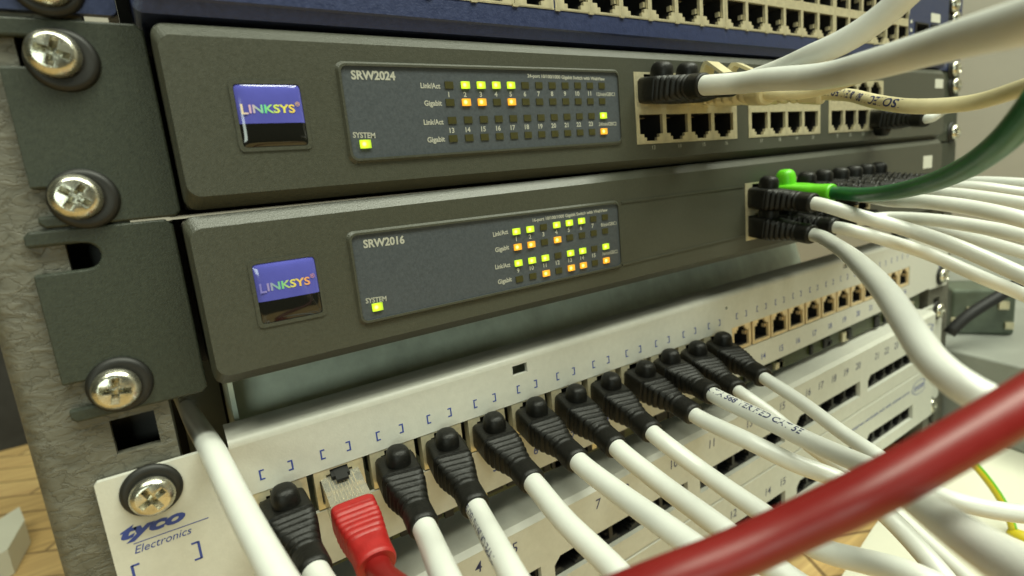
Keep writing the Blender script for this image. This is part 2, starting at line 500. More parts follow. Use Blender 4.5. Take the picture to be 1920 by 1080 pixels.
# ------------------------------------------------------------------ jack (RJ45 opening) mesh, built once per look
def jack_data(name, hw, up=False, mats=('nickel', 'black', 'gold'), W=7.15, T=6.6, B=6.4, stub=True, spring=True):
    """opening of half width hw centred on the origin, tab side down (or up)"""
    s = -1 if up else 1
    op = [(-hw, 4.6), (hw, 4.6), (hw, -3.0), (hw * 0.66, -3.0), (hw * 0.66, -4.3), (hw * 0.45, -4.3), (hw * 0.45, -5.7),
          (-hw * 0.45, -5.7), (-hw * 0.45, -4.3), (-hw * 0.66, -4.3), (-hw * 0.66, -3.0), (-hw, -3.0)]
    op = [(x, z * s) for x, z in op]
    bm = bmesh.new()
    vl = fill(bm, [[(x, z) for x, z in rect(-W, W, -B if not up else -T, T if not up else B)], op], -0.25, 0)
    walls(bm, vl[0], 3.0, 0)
    mid = walls(bm, vl[1], 1.0, 0)
    walls(bm, mid, 12.0, 1, cap=True)
    # springs and contacts inside
    if spring: box(bm, hw - 1.0, hw - 0.05, 1.2, 3.0, -1.0 * s - 0.9, -1.0 * s + 0.9, 0)
    for k in range(8):
        x = -3.55 + k * 1.016
        box(bm, x - 0.12, x + 0.12, 6.5, 10.0, (4.0 if not up else -4.2), (4.2 if not up else -4.0), 2)
    if stub:   # locating tab below the frame between two openings
        box(bm, -W - 1.0, -W + 1.0, -0.55, 0.0, -B * s - 0.6, -B * s + 0.35, 0)
    me = bpy.data.meshes.new(name)
    for m in mats: me.materials.append(M[m])
    bmesh.ops.recalc_face_normals(bm, faces=bm.faces[:])
    bm.transform(Matrix.Scale(S, 4)); bm.to_mesh(me); bm.free()
    return me
J_dn = jack_data('port', 6.15, stub=False, spring=False)
J_up = jack_data('port', 6.15, up=True, stub=False, spring=False)
J_blue_dn = jack_data('port', 6.3, T=5.4, B=6.3, W=7.25)
J_blue_up = jack_data('port', 6.3, up=True, T=5.4, B=6.3, W=7.25, stub=False)
J_tyco = jack_data('port', 5.9, up=True, mats=('gold', 'black', 'gold'), W=7.3, T=6.0, B=6.2, stub=False)
J_tyco_grey = jack_data('port', 5.9, up=True, mats=('nickel', 'black', 'gold'), W=7.3, T=6.0, B=6.2, stub=False)
def put(me, parent, loc, sx=1.0, sz=1.0, name='port'):
    o = bpy.data.objects.new(name, me); C.objects.link(o)
    o.parent = parent
    L = WORLD[parent.name].inverted() @ Vector(loc)
    o.location = L * S; o.scale = (sx, 1, sz)
    return o

# ------------------------------------------------------------------ network switches
def bezel_loops(bm, x0, x1, zb, zt, zbr, ztr, y, holes, mi=0, cham=3.0, dep=4.2, r=3.0):
    """front of a switch: flat face with holes, crisp chamfer all round, then body walls"""
    front = rrect(x0 + 1.5, x1 - 1.5, zb + cham, zt - cham, r, 6, zbr + cham, ztr - cham)
    rim = rrect(x0 + 0.6, x1 - 0.6, zb, zt, r, 6, zbr, ztr)
    vl = fill(bm, [front] + holes, y, mi)
    zm_ = (zb + zt) / 2
    n = [bm.verts.new((p[0], y + (2.3 if p[1] > zm_ + (zt - zb) * 0.36 else dep), p[1])) for p in rim]
    for i in range(len(front)):
        j = (i + 1) % len(front)
        bm.faces.new((vl[0][i], vl[0][j], n[j], n[i])).material_index = mi
    walls(bm, n, y + 30, mi, cap=True)
    for h in vl[1:]: walls(bm, h, y + 14, mi, cap=True)
    return vl

def badge(parent, pxs, y, foil):
    A = at(*pxs[0], y); B = at(*pxs[1], y); D = at(*pxs[2], y); E_ = at(*pxs[3], y)
    x0 = (A.x + E_.x) / 2; x1 = (B.x + D.x) / 2; zt = (A.z + B.z) / 2; zb = (D.z + E_.z) / 2
    zm = zt + (zb - zt) * 0.63
    bm = bmesh.new()
    o1 = rrect(x0 - 0.9, x1 + 0.9, zb - 0.9, zt + 0.9, 1.2, 4)
    plate(bm, o1, [rrect(x0, x1, zb, zt, 0.9, 4)], y - 0.28, y + 0.3)
    fr = emit_mesh('badge_frame', bm, 'grey_plastic', parent)
    bm = bmesh.new()       # domed enamel tile
    nx, nz = 24, 24
    g = {}
    for i in range(nx + 1):
        for k in range(nz + 1):
            u, v = i / nx * 2 - 1, k / nz * 2 - 1
            q = (1 - abs(u) ** 5) * (1 - abs(v) ** 5)
            rr_ = 0.995 - 0.03 * (abs(u) ** 8) * (abs(v) ** 8)
            g[i, k] = bm.verts.new(((x0 + x1) / 2 + u * rr_ * (x1 - x0) / 2, y - 0.05 - 0.75 * q ** 0.6, (zb + zt) / 2 + v * rr_ * (zt - zb) / 2))
    for i in range(nx):
        for k in range(nz):
            f = bm.faces.new((g[i, k], g[i + 1, k], g[i + 1, k + 1], g[i, k + 1]))
            f.material_index = 0 if (zb + zt) / 2 + ((k + .5) / nz * 2 - 1) * (zt - zb) / 2 > zm else 1
    b = emit_mesh('badge', bm, ['badge_blue', 'badge_black'], parent, smooth=True)
    bm = bmesh.new()
    M['foil_%d' % int(zt)] = foil_mat('foil letters', foil, x0 - WORLD[parent.name].translation.x, x1 - WORLD[parent.name].translation.x)
    hh = (zt - zb) * 0.125
    w = (x1 - x0)
    text(bm, 'L', (x0 + w * 0.055, zt + (zb - zt) * 0.475), hh * 1.22, y - 0.86, w=w * 0.10, bold=0.02)
    text(bm, 'INKSYS', (x0 + w * 0.17, zt + (zb - zt) * 0.46), hh, y - 0.86, w=w * 0.69, bold=0.025)
    text(bm, '®', (x0 + w * 0.875, zt + (zb - zt) * 0.36), hh * 0.55, y - 0.86)
    lo = emit_mesh('lettering', bm, 'foil_%d' % int(zt), b)

def lamp_mesh(kind, w, h):
    bm = bmesh.new()
    box(bm, -w / 2, w / 2, -0.26 if kind == 'off' else -0.55, 0.4, -h / 2, h / 2, 0)
    me = bpy.data.meshes.new('indicator_light')
    for m in {'off': ('led_off',), 'green': ('led_green',), 'amber': ('led_amber',)}[kind]:
        me.materials.append(M[m])
    bmesh.ops.recalc_face_normals(bm, faces=bm.faces[:])
    bm.transform(Matrix.Scale(S, 4)); bm.to_mesh(me); bm.free()
    return me
LED = {k: lamp_mesh(k, 2.75, 2.0) for k in ('off', 'green', 'amber')}
LEDS = {k: lamp_mesh(k, 3.0, 2.2) for k in ('green',)}

def display(parent, corners, y, title, sub, subpx, titlepx, syspx, sysled, rows, labels, numrows, right):
    TL, TR, BR, BL = [at(*c, y) for c in corners]
    x0 = (TL.x + BL.x) / 2; x1 = (TR.x + BR.x) / 2
    out = rrect(x0, x1, BL.z, TL.z, 2.2, 6, BR.z, TR.z)
    inn = rrect(x0 + 0.6, x1 - 0.3, BL.z + 0.6, TL.z - 0.6, 1.7, 6, BR.z + 0.6, TR.z - 0.6)
    bm = bmesh.new()
    # raised rim round the film
    vl = fill(bm, [out, inn], y - 0.75, 0)
    walls(bm, vl[0], y + 0.1, 0, f=lambda x, z: (x + (0.7 if x > (x0 + x1) / 2 else -0.7), z + (0.7 if z > (TL.z + BL.z) / 2 else -0.7)))
    walls(bm, vl[1], y - 0.1, 0)
    dp = emit_mesh('display_panel', bm, 'grey_plastic', parent)
    bm = bmesh.new()
    fill(bm, [rrect(x0 + 0.55, x1 - 0.25, BL.z + 0.55, TL.z - 0.55, 1.7, 6, BR.z + 0.55, TR.z - 0.55)], y - 0.2)
    emit_mesh('label_film', bm, 'panel', dp)
    yl = y - 0.26
    bm = bmesh.new()
    text_px(bm, title, *titlepx, 2.15, yl, bold=0.035)
    emit_mesh('model_lettering', bm, 'white_ink', dp); bm = bmesh.new()
    text_px(bm, sub, *subpx, 1.05, yl, bold=0.03)
    emit_mesh('title_lettering', bm, 'white_ink', dp)
    bm = bmesh.new(); text_px(bm, 'SYSTEM', *syspx, 1.4, yl, bold=0.025)
    emit_mesh('system_lettering', bm, 'white_ink', dp)
    bm = bmesh.new()
    for lab, p0, p1 in labels: text_px(bm, lab, p0, p1, 1.4, yl, bold=0.03)
    for nums, p0, p1, y_h in numrows:
        A = at(*p0, yl); B = at(*p1, yl)
        for i, t in enumerate(nums):
            f = i / (len(nums) - 1)
            if t: text(bm, t, (A.x + (B.x - A.x) * f, A.z + (B.z - A.z) * f), 1.4, yl, bold=0.03, align='C')
    for t, p0, p1 in right: text_px(bm, t, p0, p1, 1.2, yl, bold=0.02)
    emit_mesh('lettering', bm, 'white_ink', dp)
    p = at(*sysled, y)
    put(LEDS['green'], dp, (p.x, y - 0.2, p.z), name='indicator_light')
    for p0, p1, states in rows:
        A = at(*p0, y); B = at(*p1, y); n = len(states)
        for i, s in enumerate(states):
            f = i / (n - 1)
            put(LED[{'.': 'off', 'g': 'green', 'a': 'amber'}[s]], dp, (A.x + (B.x - A.x) * f, y - 0.2, A.z + (B.z - A.z) * f), name='indicator_light')
    return dp

def ear(parent, x0, x1, z0, z1, slots, m='ear', y0=0.0):
    bm = bmesh.new()
    plate(bm, slot_outline(x0, x1, z0, z1, slots), [], y0, y0 + 2.0)
    box(bm, x1 - 2.0, x1 - 0.01, y0 + 2.01, y0 + 60, z0 + 0.6, z1 - 0.6)
    o = emit_mesh('mounting_ear', bm, m, parent)
    bv = o.modifiers.new('edge', 'BEVEL'); bv.width = 0.0005; bv.segments = 2; bv.limit_method = 'ANGLE'; bv.angle_limit = math.radians(50)
    return o
def ear_right(parent, x0, x1, z0, z1, m='ear', tagz=None):
    bm = bmesh.new()
    plate(bm, rrect(x0, x1, z0, z1, 1.2, 3), [], 0.0, 2.0)
    box(bm, x0 + 0.01, x0 + 2, 2.01, 60, z0 + 0.6, z1 - 0.6)
    return emit_mesh('mounting_ear', bm, m, parent)
def chassis(parent, x0, x1, z0, z1, y0, y1, m='dark_steel'):
    bm = bmesh.new(); box(bm, x0, x1, y0, y1, z0, z1)
    return emit_mesh('chassis', bm, m, parent)

YB = -8.0
# ---- the 24 port switch
t24 = thing('network_switch', 'upper grey network switch printed SRW2024, most ports in its lower row empty', 'network switch', (225, 0, 1), 'grey rack switches with a blue badge')
ear(t24, -7.6, 19.6, 0.7, 45.0, [38.1, 6.35])
ear_right(t24, 448, 479.5, 1.5, 45)
g24 = [(168.3, 228.2, [176.2 + 14.35 * k for k in range(4)], 1.0), (236.2, 293.6, [244.2 + 13.75 * k for k in range(4)], 0.955), (301.2, 356.5, [309.2 + 13.05 * k for k in range(4)], 0.91)]
ZU, ZL = 30.3, 17.0
bm = bmesh.new()
holes24 = [rect(a + 0.05, b - 0.05, 10.5, 36.4) for a, b, _, _ in g24]
gb = [(363, 380, 12, 21), (392, 409, 12, 21)]
bezel_loops(bm, 20.0, 437, 1.6, 43.8, 3.0, 44.6, YB, holes24 + [rect(a, b, c, d) for a, b, c, d in gb])
emit_mesh('bezel', bm, 'grey_plastic', t24)
chassis(t24, 19.7, 445, 2.5, 43.5, 22.5, 300)
badge(t24, ((440, 158), (567, 158), (573, 272), (452, 279)), YB, [(0.75, 0.7, 0.35), (0.55, 0.35, 0.55), (0.12, 0.6, 0.3), (0.65, 0.7, 0.12), (0.75, 0.6, 0.12), (0.75, 0.3, 0.12)])
def port_block(parent, groups, zu, zl, lo, hi, y=YB):
    for a, b, xs, sx in groups:
        bm = bmesh.new()
        W = 7.15 * sx
        # outer shield frame round the eight openings (butts against them)
        x0, x1 = xs[0] - W - 0.02, xs[-1] + W + 0.02
        zt, zbm = zu + 6.4 * 0.94 + 0.02, zl - 6.4 * 0.94 - 0.02
        plate(bm, rect(a + 0.1, b - 0.1, lo + 0.05, hi - 0.05), [rect(x0, x1, zbm, zt)], y - 0.2, y + 3)
        # strip between the rows
        box(bm, x0, x1, y - 0.22, y + 3, zl + 6.6 * 0.94 + 0.02, zu - 6.6 * 0.94 - 0.02)
        pb = emit_mesh('port_block', bm, 'nickel', parent)
        for x in xs:
            put(J_up, pb, (x, y, zu), sx, 0.94); put(J_dn, pb, (x, y, zl), sx, 0.94)
port_block(t24, g24, ZU, ZL, 10.5, 36.4)
for a, b, c, d in gb:
    bm = bmesh.new()
    plate(bm, rect(a + .1, b - .1, c + .1, d - .1), [rect(a + 1.5, b - 1.5, c + 1.5, d - 1.5)], YB - 0.8, YB + 10)
    box(bm, a + 1.6, b - 1.6, YB + 6, YB + 7, c + 1.6, d - 1.6, 1)
    emit_mesh('module_slot', bm, ['nickel', 'black'], t24)
bm = bmesh.new(); plate(bm, rect(421, 432, 33.2, 38.5), [], YB - 0.25, YB + 0.2)
emit_mesh('sticker', bm, 'label_white', t24)
display(t24, ((634, 119), (1160, 134), (1162, 268), (655, 303)), YB, 'SRW2024', '24-port 10/100/1000 Gigabit Switch with WebView',
        ((989, 145), (1134, 151)), ((659, 148), (742, 150)), ((662, 258), (704, 259)), (684.5, 270.5),
        [((841, 160), (1127, 161), '.gggg.......'), ((843, 192.5), (1128, 190), '.aa.a.......'), ((847, 226), (1130, 217), '...........g'), ((849, 260), (1131, 246.5), '...........a')],
        [('Link/Act', (789, 165), (826, 166)), ('Gigabit', (796, 198), (829, 198)), ('Link/Act', (795, 234), (832, 233)), ('Gigabit', (802, 267), (835, 265))],
        [(['1', '2', '3', '4', '5', '6', '7', '8', '9', '10', '11', ''], (842, 182), (1128, 179), 0), (['13', '14', '15', '16', '17', '18', '19', '20', '21', '22', '23', ''], (848, 249), (1130, 235), 0)],
        [('12/miniGBIC1', (1119, 180), (1153, 180)), ('24/miniGBIC2', (1123, 236), (1156, 235))])
bm = bmesh.new()
for i, px in enumerate([(1226, 280), (1275, 277), (1320, 274), (1362, 271)]): p = at(*px, YB); text(bm, str(13 + i), (p.x, p.z), 1.5, YB - 0.06, align='C')
for i, px in enumerate([(1428, 267), (1462, 264), (1494, 262), (1524, 260)]): p = at(*px, YB); text(bm, str(17 + i), (p.x, p.z), 1.5, YB - 0.06, align='C')
for i, px in enumerate([(1570, 257), (1594, 255), (1618, 254), (1642, 252)]): p = at(*px, YB); text(bm, str(21 + i), (p.x, p.z), 1.5, YB - 0.06, align='C')
for i, px in enumerate([(1228, 124), (1280, 128), (1318, 132), (1358, 135)]): p = at(*px, YB); text(bm, str(1 + i), (p.x, p.z), 1.5, YB - 0.06, align='C')
emit_mesh('lettering', bm, 'white_ink', t24)

# ---- the 16 port switch
t16 = thing('network_switch', 'lower grey network switch printed SRW2016, its ports packed with plugs', 'network switch', (225, 0, -43), 'grey rack switches with a blue badge')
ear(t16, -10.8, 17.4, -44.4, 0.3, [-6.2, -38.1])
ear_right(t16, 448, 479.5, -43.5, 0.2)
x16 = [240.6, 254.8, 269.0, 283.2, 298.2, 311.2, 324.2, 337.2]
g16 = [(232.8, 291.0, x16[:4], 0.985), (291.2, 344.6, x16[4:], 0.9)]
ZU6, ZL6 = -14.9, -27.7
bm = bmesh.new()
bezel_loops(bm, 18.5, 437, -42.6, 0.2, -41.0, 3.4, YB, [rect(a + .05, b - .05, -34.4, -8.8) for a, b, _, _ in g16])
emit_mesh('bezel', bm, 'grey_plastic', t16)
chassis(t16, 17.5, 445, -41.5, 0.0, 22.5, 300)
badge(t16, ((473, 490), (594, 485), (602, 590), (488, 606)), YB, [(0.12, 0.13, 0.5), (0.3, 0.25, 0.5), (0.15, 0.5, 0.25), (0.7, 0.6, 0.12), (0.75, 0.35, 0.12), (0.5, 0.2, 0.3)])
port_block(t16, g16, ZU6, ZL6, -34.4, -8.8)
display(t16, ((653, 439), (1160, 378), (1162, 500), (676, 608)), YB, 'SRW2016', '16-port 10/100/1000 Gigabit Switch with WebView',
        ((999, 416), (1139, 396)), ((682, 465), (759, 456)), ((686, 569), (725, 564)), (707, 575),
        [((967, 434), (1133, 407), 'gg.ggg..'), ((969.5, 463), (1133.5, 433), 'aa.a....'), ((971, 493), (1134.5, 462), 'ggg.gg.g'), ((973, 523), (1135.5, 488), '..a.aa.a')],
        [('Link/Act', (925, 444), (953, 438)), ('Gigabit', (929, 473), (955, 467)), ('Link/Act', (929, 505), (957, 500)), ('Gigabit', (934, 533), (960, 527))],
        [(['1', '2', '3', '4', '5', '6', '7', ''], (968.5, 452), (1133, 423), 0), (['9', '10', '11', '12', '13', '14', '15', ''], (972, 511), (1135, 478), 0)],
        [('8/miniGBIC1', (1127, 425), (1156, 421)), ('16/miniGBIC2', (1130, 479), (1158, 474))])
bm = bmesh.new(); plate(bm, rect(409, 421, -14, -6.5), [], YB - 0.25, YB + 0.2)
emit_mesh('sticker', bm, 'label_white', t16)

for (pa, pb) in (((1163, 380), (1398, 349)), ((1165, 497), (1400, 441))):
    A = at(*pa, YB); B_ = at(*pb, YB)
    bm = bmesh.new()
    q = [(A.x + 0.4, A.z - .35), (B_.x - 1.5, B_.z - .35), (B_.x - 1.5, B_.z + .35), (A.x + 0.4, A.z + .35)]
    plate(bm, q, [], YB - 0.35, YB + 0.2)
    emit_mesh('trim_line', bm, 'grey_plastic', t16)
# ---- the blue switch at the top
tb = thing('network_switch', 'navy blue network switch along the top edge, full of empty bare metal ports', 'network switch', (225, 0, 46))
bm = bmesh.new()
plate(bm, rrect(-14, 15.2, 46.4, 92, 1.5, 4), [], 0.0, 2.0); box(bm, 13.2, 15.2, 2.01, 60, 47, 91)
emit_mesh('mounting_ear', bm, 'navy', tb)
ear_right(tb, 448, 479.5, 46.2, 92, 'navy')
gB = [([126.2 - 14.7 * k for k in range(5, -1, -1)], 1.0), ([142.6 + 14.35 * k for k in range(6)], 0.985), ([229.5 + 13.75 * k for k in range(6)], 0.95), ([313.0 + 12.9 * k for k in range(6)], 0.89)]
ZBL, ZBU = 61.2, 74.2
bm = bmesh.new()
spans = [(xs[0] - 7.25 * s - 0.7, xs[-1] + 7.25 * s + 0.7) for xs, s in gB]
front = rrect(19.5, 436, 48.9, 90, 1.8, 5)
vl = fill(bm, [front] + [rect(a, b, 54.6, 80.8) for a, b in spans] + [rect(392, 409, 58, 69), rect(412, 429, 58, 69)], YB)
for h in vl[1:]: walls(bm, h, YB + 14, 0, cap=True)
lip = rrect(19.2, 436.3, 48.4, 90.5, 2.0, 5)
n1 = [bm.verts.new((p[0], YB + 0.5, p[1])) for p in lip]
for i in range(len(front)):
    j = (i + 1) % len(front); bm.faces.new((vl[0][i], vl[0][j], n1[j], n1[i]))
n2 = walls(bm, n1, YB + 1.5, 0, f=lambda x, z: (x + (0.8 if x > 200 else -1.0), z + (-2.9 if z < 60 else 1)))
walls(bm, n2, 25, 0, cap=True)
emit_mesh('bezel', bm, 'navy', tb)
chassis(tb, 15.3, 445, 48, 91, 25.5, 300)
for (xs, s), (a, b) in zip(gB, spans):
    bm = bmesh.new()
    W = 7.25 * s
    x0, x1 = xs[0] - W - .02, xs[-1] + W + .02
    plate(bm, rect(a + .05, b - .05, 54.65, 80.75), [rect(x0, x1, ZBL - 6.35, ZBU + 6.35)], YB - 0.2, YB + 3)
    box(bm, x0, x1, YB - 0.22, YB + 3, ZBL + 5.42, ZBU - 5.42)
    pb = emit_mesh('port_block', bm, 'nickel', tb)
    for x in xs:
        put(J_blue_dn, pb, (x, YB, ZBL), s); put(J_blue_up, pb, (x, YB, ZBU), s)
for a, b in ((392, 409), (412, 429)):
    bm = bmesh.new()
    plate(bm, rect(a + .1, b - .1, 58.1, 68.9), [rect(a + 1, b - 1, 59, 68)], YB - 0.5, YB + 10)
    box(bm, a + 2, b - 5, YB + 2, YB + 9, 59.5, 63, 1)
    emit_mesh('module_slot', bm, ['dark_steel', 'zinc'], tb)
bm = bmesh.new(); plate(bm, rect(383.5, 389.5, 55.5, 72), [], YB - 0.3, YB + .2)
for z in (59, 64, 68.5): box(bm, 385.4, 387.4, YB - 0.5, YB - 0.31, z - .8, z + .8, 1)
emit_mesh('indicator_strip', bm, ['navy', 'label_white'], tb)
bm = bmesh.new(); plate(bm, rect(412, 424, 70.2, 75), [], YB - 0.25, YB + 0.2)
emit_mesh('sticker', bm, 'label_white', tb)
t_far = thing('rack_equipment', 'dark olive equipment at the very top right, above the navy switch', 'rack equipment', (225, 0, 93))
bm = bmesh.new(); box(bm, 20, 480, -1, 2, 92.6, 136)
emit_mesh('faceplate', bm, 'dark_steel', t_far)

# ------------------------------------------------------------------ patch panel
tp = thing('patch_panel', 'cream patch panel printed tyco Electronics with blue brackets above its twenty four ports', 'patch panel', (235, 0, -103))
xt = [29.5, 46, 62.8, 79.8, 97.1, 114.8, 132.5, 150.2, 168, 185.2, 202.5, 219.6, 239.9, 256, 271.5, 287, 303, 319, 334.5, 350, 365, 380, 395, 409.3]
ZT = -82.3
bm = bmesh.new()
zt0, zt1, zb0, zb1 = -61.5, -59.0, -106.5, -96.3
holes = []
for i in range(0, 24, 12):
    holes.append(rect(xt[i] - 7.6, xt[i + 11] + 7.6, ZT - 6.3, ZT + 6.1))
holes += [rect(109.4, 115.6, -66.0, -62.4), rect(333, 338, -64.2, -61.4),
          [(228.7 + 0.9 * math.cos(a * PI / 5), -65.6 + 0.9 * math.sin(a * PI / 5)) for a in range(10)],
          [(18.8 + 0.8 * math.cos(a * PI / 5), -83.5 + 0.8 * math.sin(a * PI / 5)) for a in range(10)]]
outl = [(-9.8, -60.6), (-9.2, -60.0), (17, -60.0), (19, zt0), (446, zt1 - 1.5), (449, -57.5), (475, -57.5), (476, -58.5), (476, -97.5), (475, -98.5), (448, -97.4), (446, zb1), (395, zb1 - 2.2), (392, zb1 - 1.6), (375, zb1 - 2.4), (19, zb0), (17, -107), (-9.2, -107), (-9.8, -106.4)]
plate(bm, outl, holes, 0.0, 1.6)
# folded top
prev = None
for k in range(7):
    a = k / 6 * PI / 2
    row = [(19.2, 0.0 + 3 * (1 - math.cos(a)), zt0 + 2.7 * math.sin(a)), (445.8, 3 * (1 - math.cos(a)), zt1 - 1.5 + 2.7 * math.sin(a))]
    vs = [bm.verts.new(p) for p in row]
    if prev: bm.faces.new((prev[0], prev[1], vs[1], vs[0]))
    prev = vs
e = [bm.verts.new(p) for p in ((19.2, 13, zt0 + 2.7), (445.8, 13, zt1 + 1.2))]
bm.faces.new((prev[0], prev[1], e[1], e[0]))
fp = emit_mesh('faceplate', bm, 'cream', tp, smooth=True, auto=40)
for x in xt: put(J_tyco if x > 225 else J_tyco_grey, tp, (x, 0.4, ZT), 1.0 if x < 225 else 0.98 if x < 320 else 0.93, 0.97)
bm = bmesh.new()
for i in range(24):
    px = (xt[i + 1] - xt[i]) if i < 23 else 15
    w = 4.0 if i < 12 else 3.7
    zc = -71.4 if i < 12 else -71.4 + (i - 11) * 0.28
    for s in (-1, 1):
        x = xt[i] + s * w
        box(bm, min(x, x + s * 0.45), max(x, x + s * 0.45), -0.06, 0.0, zc - 1.5, zc + 1.5)
        box(bm, min(x, x - s * 0.9), max(x, x - s * 0.9), -0.06, 0.0, zc + 1.1, zc + 1.5)
        box(bm, min(x, x - s * 0.9), max(x, x - s * 0.9), -0.06, 0.0, zc - 1.5, zc - 1.1)
emit_mesh('bracket_marks', bm, 'blue_ink', tp); bm = bmesh.new()
text(bm, 'tyco', (-7.4, -76.2), 3.2, -0.06, w=14.0, bold=0.05, shear=0.35, ang=-0.02)
box(bm, -5.2, 11.4, -0.06, 0, -78.3, -78.1)
text(bm, 'Electronics', (-5.4, -80.9), 2.0, -0.06, w=12.6, shear=0.35, ang=0.01)
for x, s in ((-6.6, 1), (8.0, -1)):
    box(bm, x - 0.3, x + 0.3, -0.06, 0, -88.6, -83.6)
    box(bm, min(x, x + 1.6 * s), max(x, x + 1.6 * s), -0.06, 0, -84.0, -83.5)
    box(bm, min(x, x + 1.6 * s), max(x, x + 1.6 * s), -0.06, 0, -88.7, -88.2)
emit_mesh('maker_lettering', bm, 'blue_ink', tp); bm = bmesh.new()
text(bm, 'tyco', (461, -83.5), 3.6, -0.06, w=13, bold=0.05, shear=0.35)
text(bm, 'Electronics', (461, -87.5), 1.8, -0.06, w=12.6, shear=0.35)
emit_mesh('maker_lettering', bm, 'blue_ink', tp)
for i in range(24):
    bm = bmesh.new(); text(bm, str(i + 1), (xt[i] + 1.0, -98.2 if i < 13 else -98.2 + (i - 12) * 0.42), 3.1, -0.06, bold=0.01, align='C')
    emit_mesh('port_number', bm, 'blue_ink', tp)
bm = bmesh.new(); box(bm, 22, 440, 3.0, 4.5, -109, -92)
random.seed(3)
for k in range(46):
    x = random.uniform(30, 430); w = random.uniform(2, 7); box(bm, x, x + w, 1.8, 2.95, -109 + random.uniform(0, 2), -105 + random.uniform(0, 3), random.choice((1, 2, 2)))
emit_mesh('circuit_board', bm, ['pcb', 'nickel', 'black'], tp)

# ------------------------------------------------------------------ hubs under the patch panel
YH = -8.0
def hub(label, fz_top, fz_bot, slot_z0, slot_z1, num_z, inks, x1=437, slope=0.0, logo=None, sub=None):
    """front corners and bands are (at x=0, slope) pairs"""
    t = thing('network_hub', label, 'network hub', (225, 0, fz_bot[0]), 'pale hubs under the patch panel')
    f = lambda b, x: b[0] + b[1] * x
    bm = bmesh.new()
    spans = [(52, 108), (114, 188), (196, 262), (272.5, 338), (347, 408)]
    hs = []
    for a, b in spans:
        c = 3.0
        hs.append([(a, f(slot_z0, a)), (b, f(slot_z0, b)), (b, f(slot_z1, b)), (a + c, f(slot_z1, a + c)), (a, f(slot_z1, a) - c)])
    front = [(-8, f(fz_bot, -8)), (x1, f(fz_bot, x1)), (x1, f(fz_top, x1)), (-8, f(fz_top, -8))]
    vl = fill(bm, [front] + hs, YH)
    rim = [(-9, f(fz_bot, -9) - 0.6), (x1 + 1, f(fz_bot, x1) - 0.6), (x1 + 1, f(fz_top, x1) + 1.6), (-9, f(fz_top, -9) + 1.6)]
    n = [bm.verts.new((p[0], YH + 2.0, p[1])) for p in rim]
    for i in range(4): bm.faces.new((vl[0][i], vl[0][(i + 1) % 4], n[(i + 1) % 4], n[i]))
    walls(bm, n, 200, 0, cap=True)
    for h in vl[1:]: walls(bm, h, YH + 2.2, 0)
    # raised moulding line near the bottom
    emit_mesh('casing', bm, 'hub_cream', t)
    for a, b in spans:
        k = 5; w = (b - a - 1.5) / k
        for i in range(k):
            xc = a + 1.0 + w * (i + 0.5)
            zc = (f(slot_z0, xc) + f(slot_z1, xc)) / 2
            sz = (f(slot_z1, xc) - f(slot_z0, xc)) / 13.0
            put(J_hub, t, (xc, YH + 2.4, zc), w / 14.4, sz)
    for s, x in inks:
        bm = bmesh.new(); text(bm, s, (x, f(num_z, x) - 0.6), 3.9, YH - 0.06, bold=0.005, shear=0.12, align='C')
        emit_mesh('port_number', bm, 'navy_ink', t)
    bm = bmesh.new()
    if logo:
        text(bm, 'intel', (logo[0], logo[1]), 4.4, YH - 0.06, w=15, ang=0.05, bold=0.01)
        for k in range(40):   # ring of the emblem
            a0, a1 = 0.5 + k * 5.2 / 40, 0.5 + (k + 1) * 5.2 / 40
            p = [(logo[0] + 7.5 + (r + 0.0) * 10.2 * math.cos(a), logo[1] + 2 + r * 4.6 * math.sin(a)) for r, a in ((1, a0), (1.08, a0), (1.08, a1), (1, a1))]
            bm.faces.new([bm.verts.new((q[0], YH - 0.06, q[1])) for q in p])
    if sub: text(bm, sub[0], (sub[1], sub[2]), 1.9, YH - 0.06, w=sub[3], ang=sub[4], bold=0.01)
    emit_mesh('logo', bm, 'blue_ink', t)
    bm = bmesh.new()
    plate(bm, rrect(x1 + 1.2, 470, f(fz_bot, 440) + 1, f(fz_top, 440) + 0.5, 3, 4), [], 0.0, 2.0)
    emit_mesh('mounting_ear', bm, 'hub_cream', t)
    return t
J_hub = jack_data('port', 6.3, mats=('dark_steel', 'black', 'gold'), W=7.2, T=6.5, B=6.5, stub=False)
nums = [('1', 44), ('2', 57), ('3', 70), ('4', 83.4), ('5', 98), ('6', 123), ('7', 137), ('8', 152), ('9', 166), ('10', 180), ('11', 205), ('12', 219), ('13', 233), ('14', 247), ('15', 260), ('16', 283.5), ('17', 296), ('18', 309), ('19', 322), ('20', 335), ('21', 357), ('22', 369), ('23', 381.5), ('24', 393)]
hub('upper pale hub right under the patch panel, port numbers above its slots', (-121.3, 0.0235), (-158.2, 0.029), (-149.0, 0.027), (-139.6, 0.027), (-127.2, 0.0165), nums, logo=(418, -123))
hub('lowest pale hub, half hidden by the red cable, small blue heading over its slots', (-159.4, 0.029), (-192.5, 0.022), (-183.0, 0.016), (-173.2, 0.016), (-168.0, 0.013), nums[:16], logo=(409, -158.5), sub=('express stackable hub with sixteen ports', 330, -159.0, 72, 0.03))

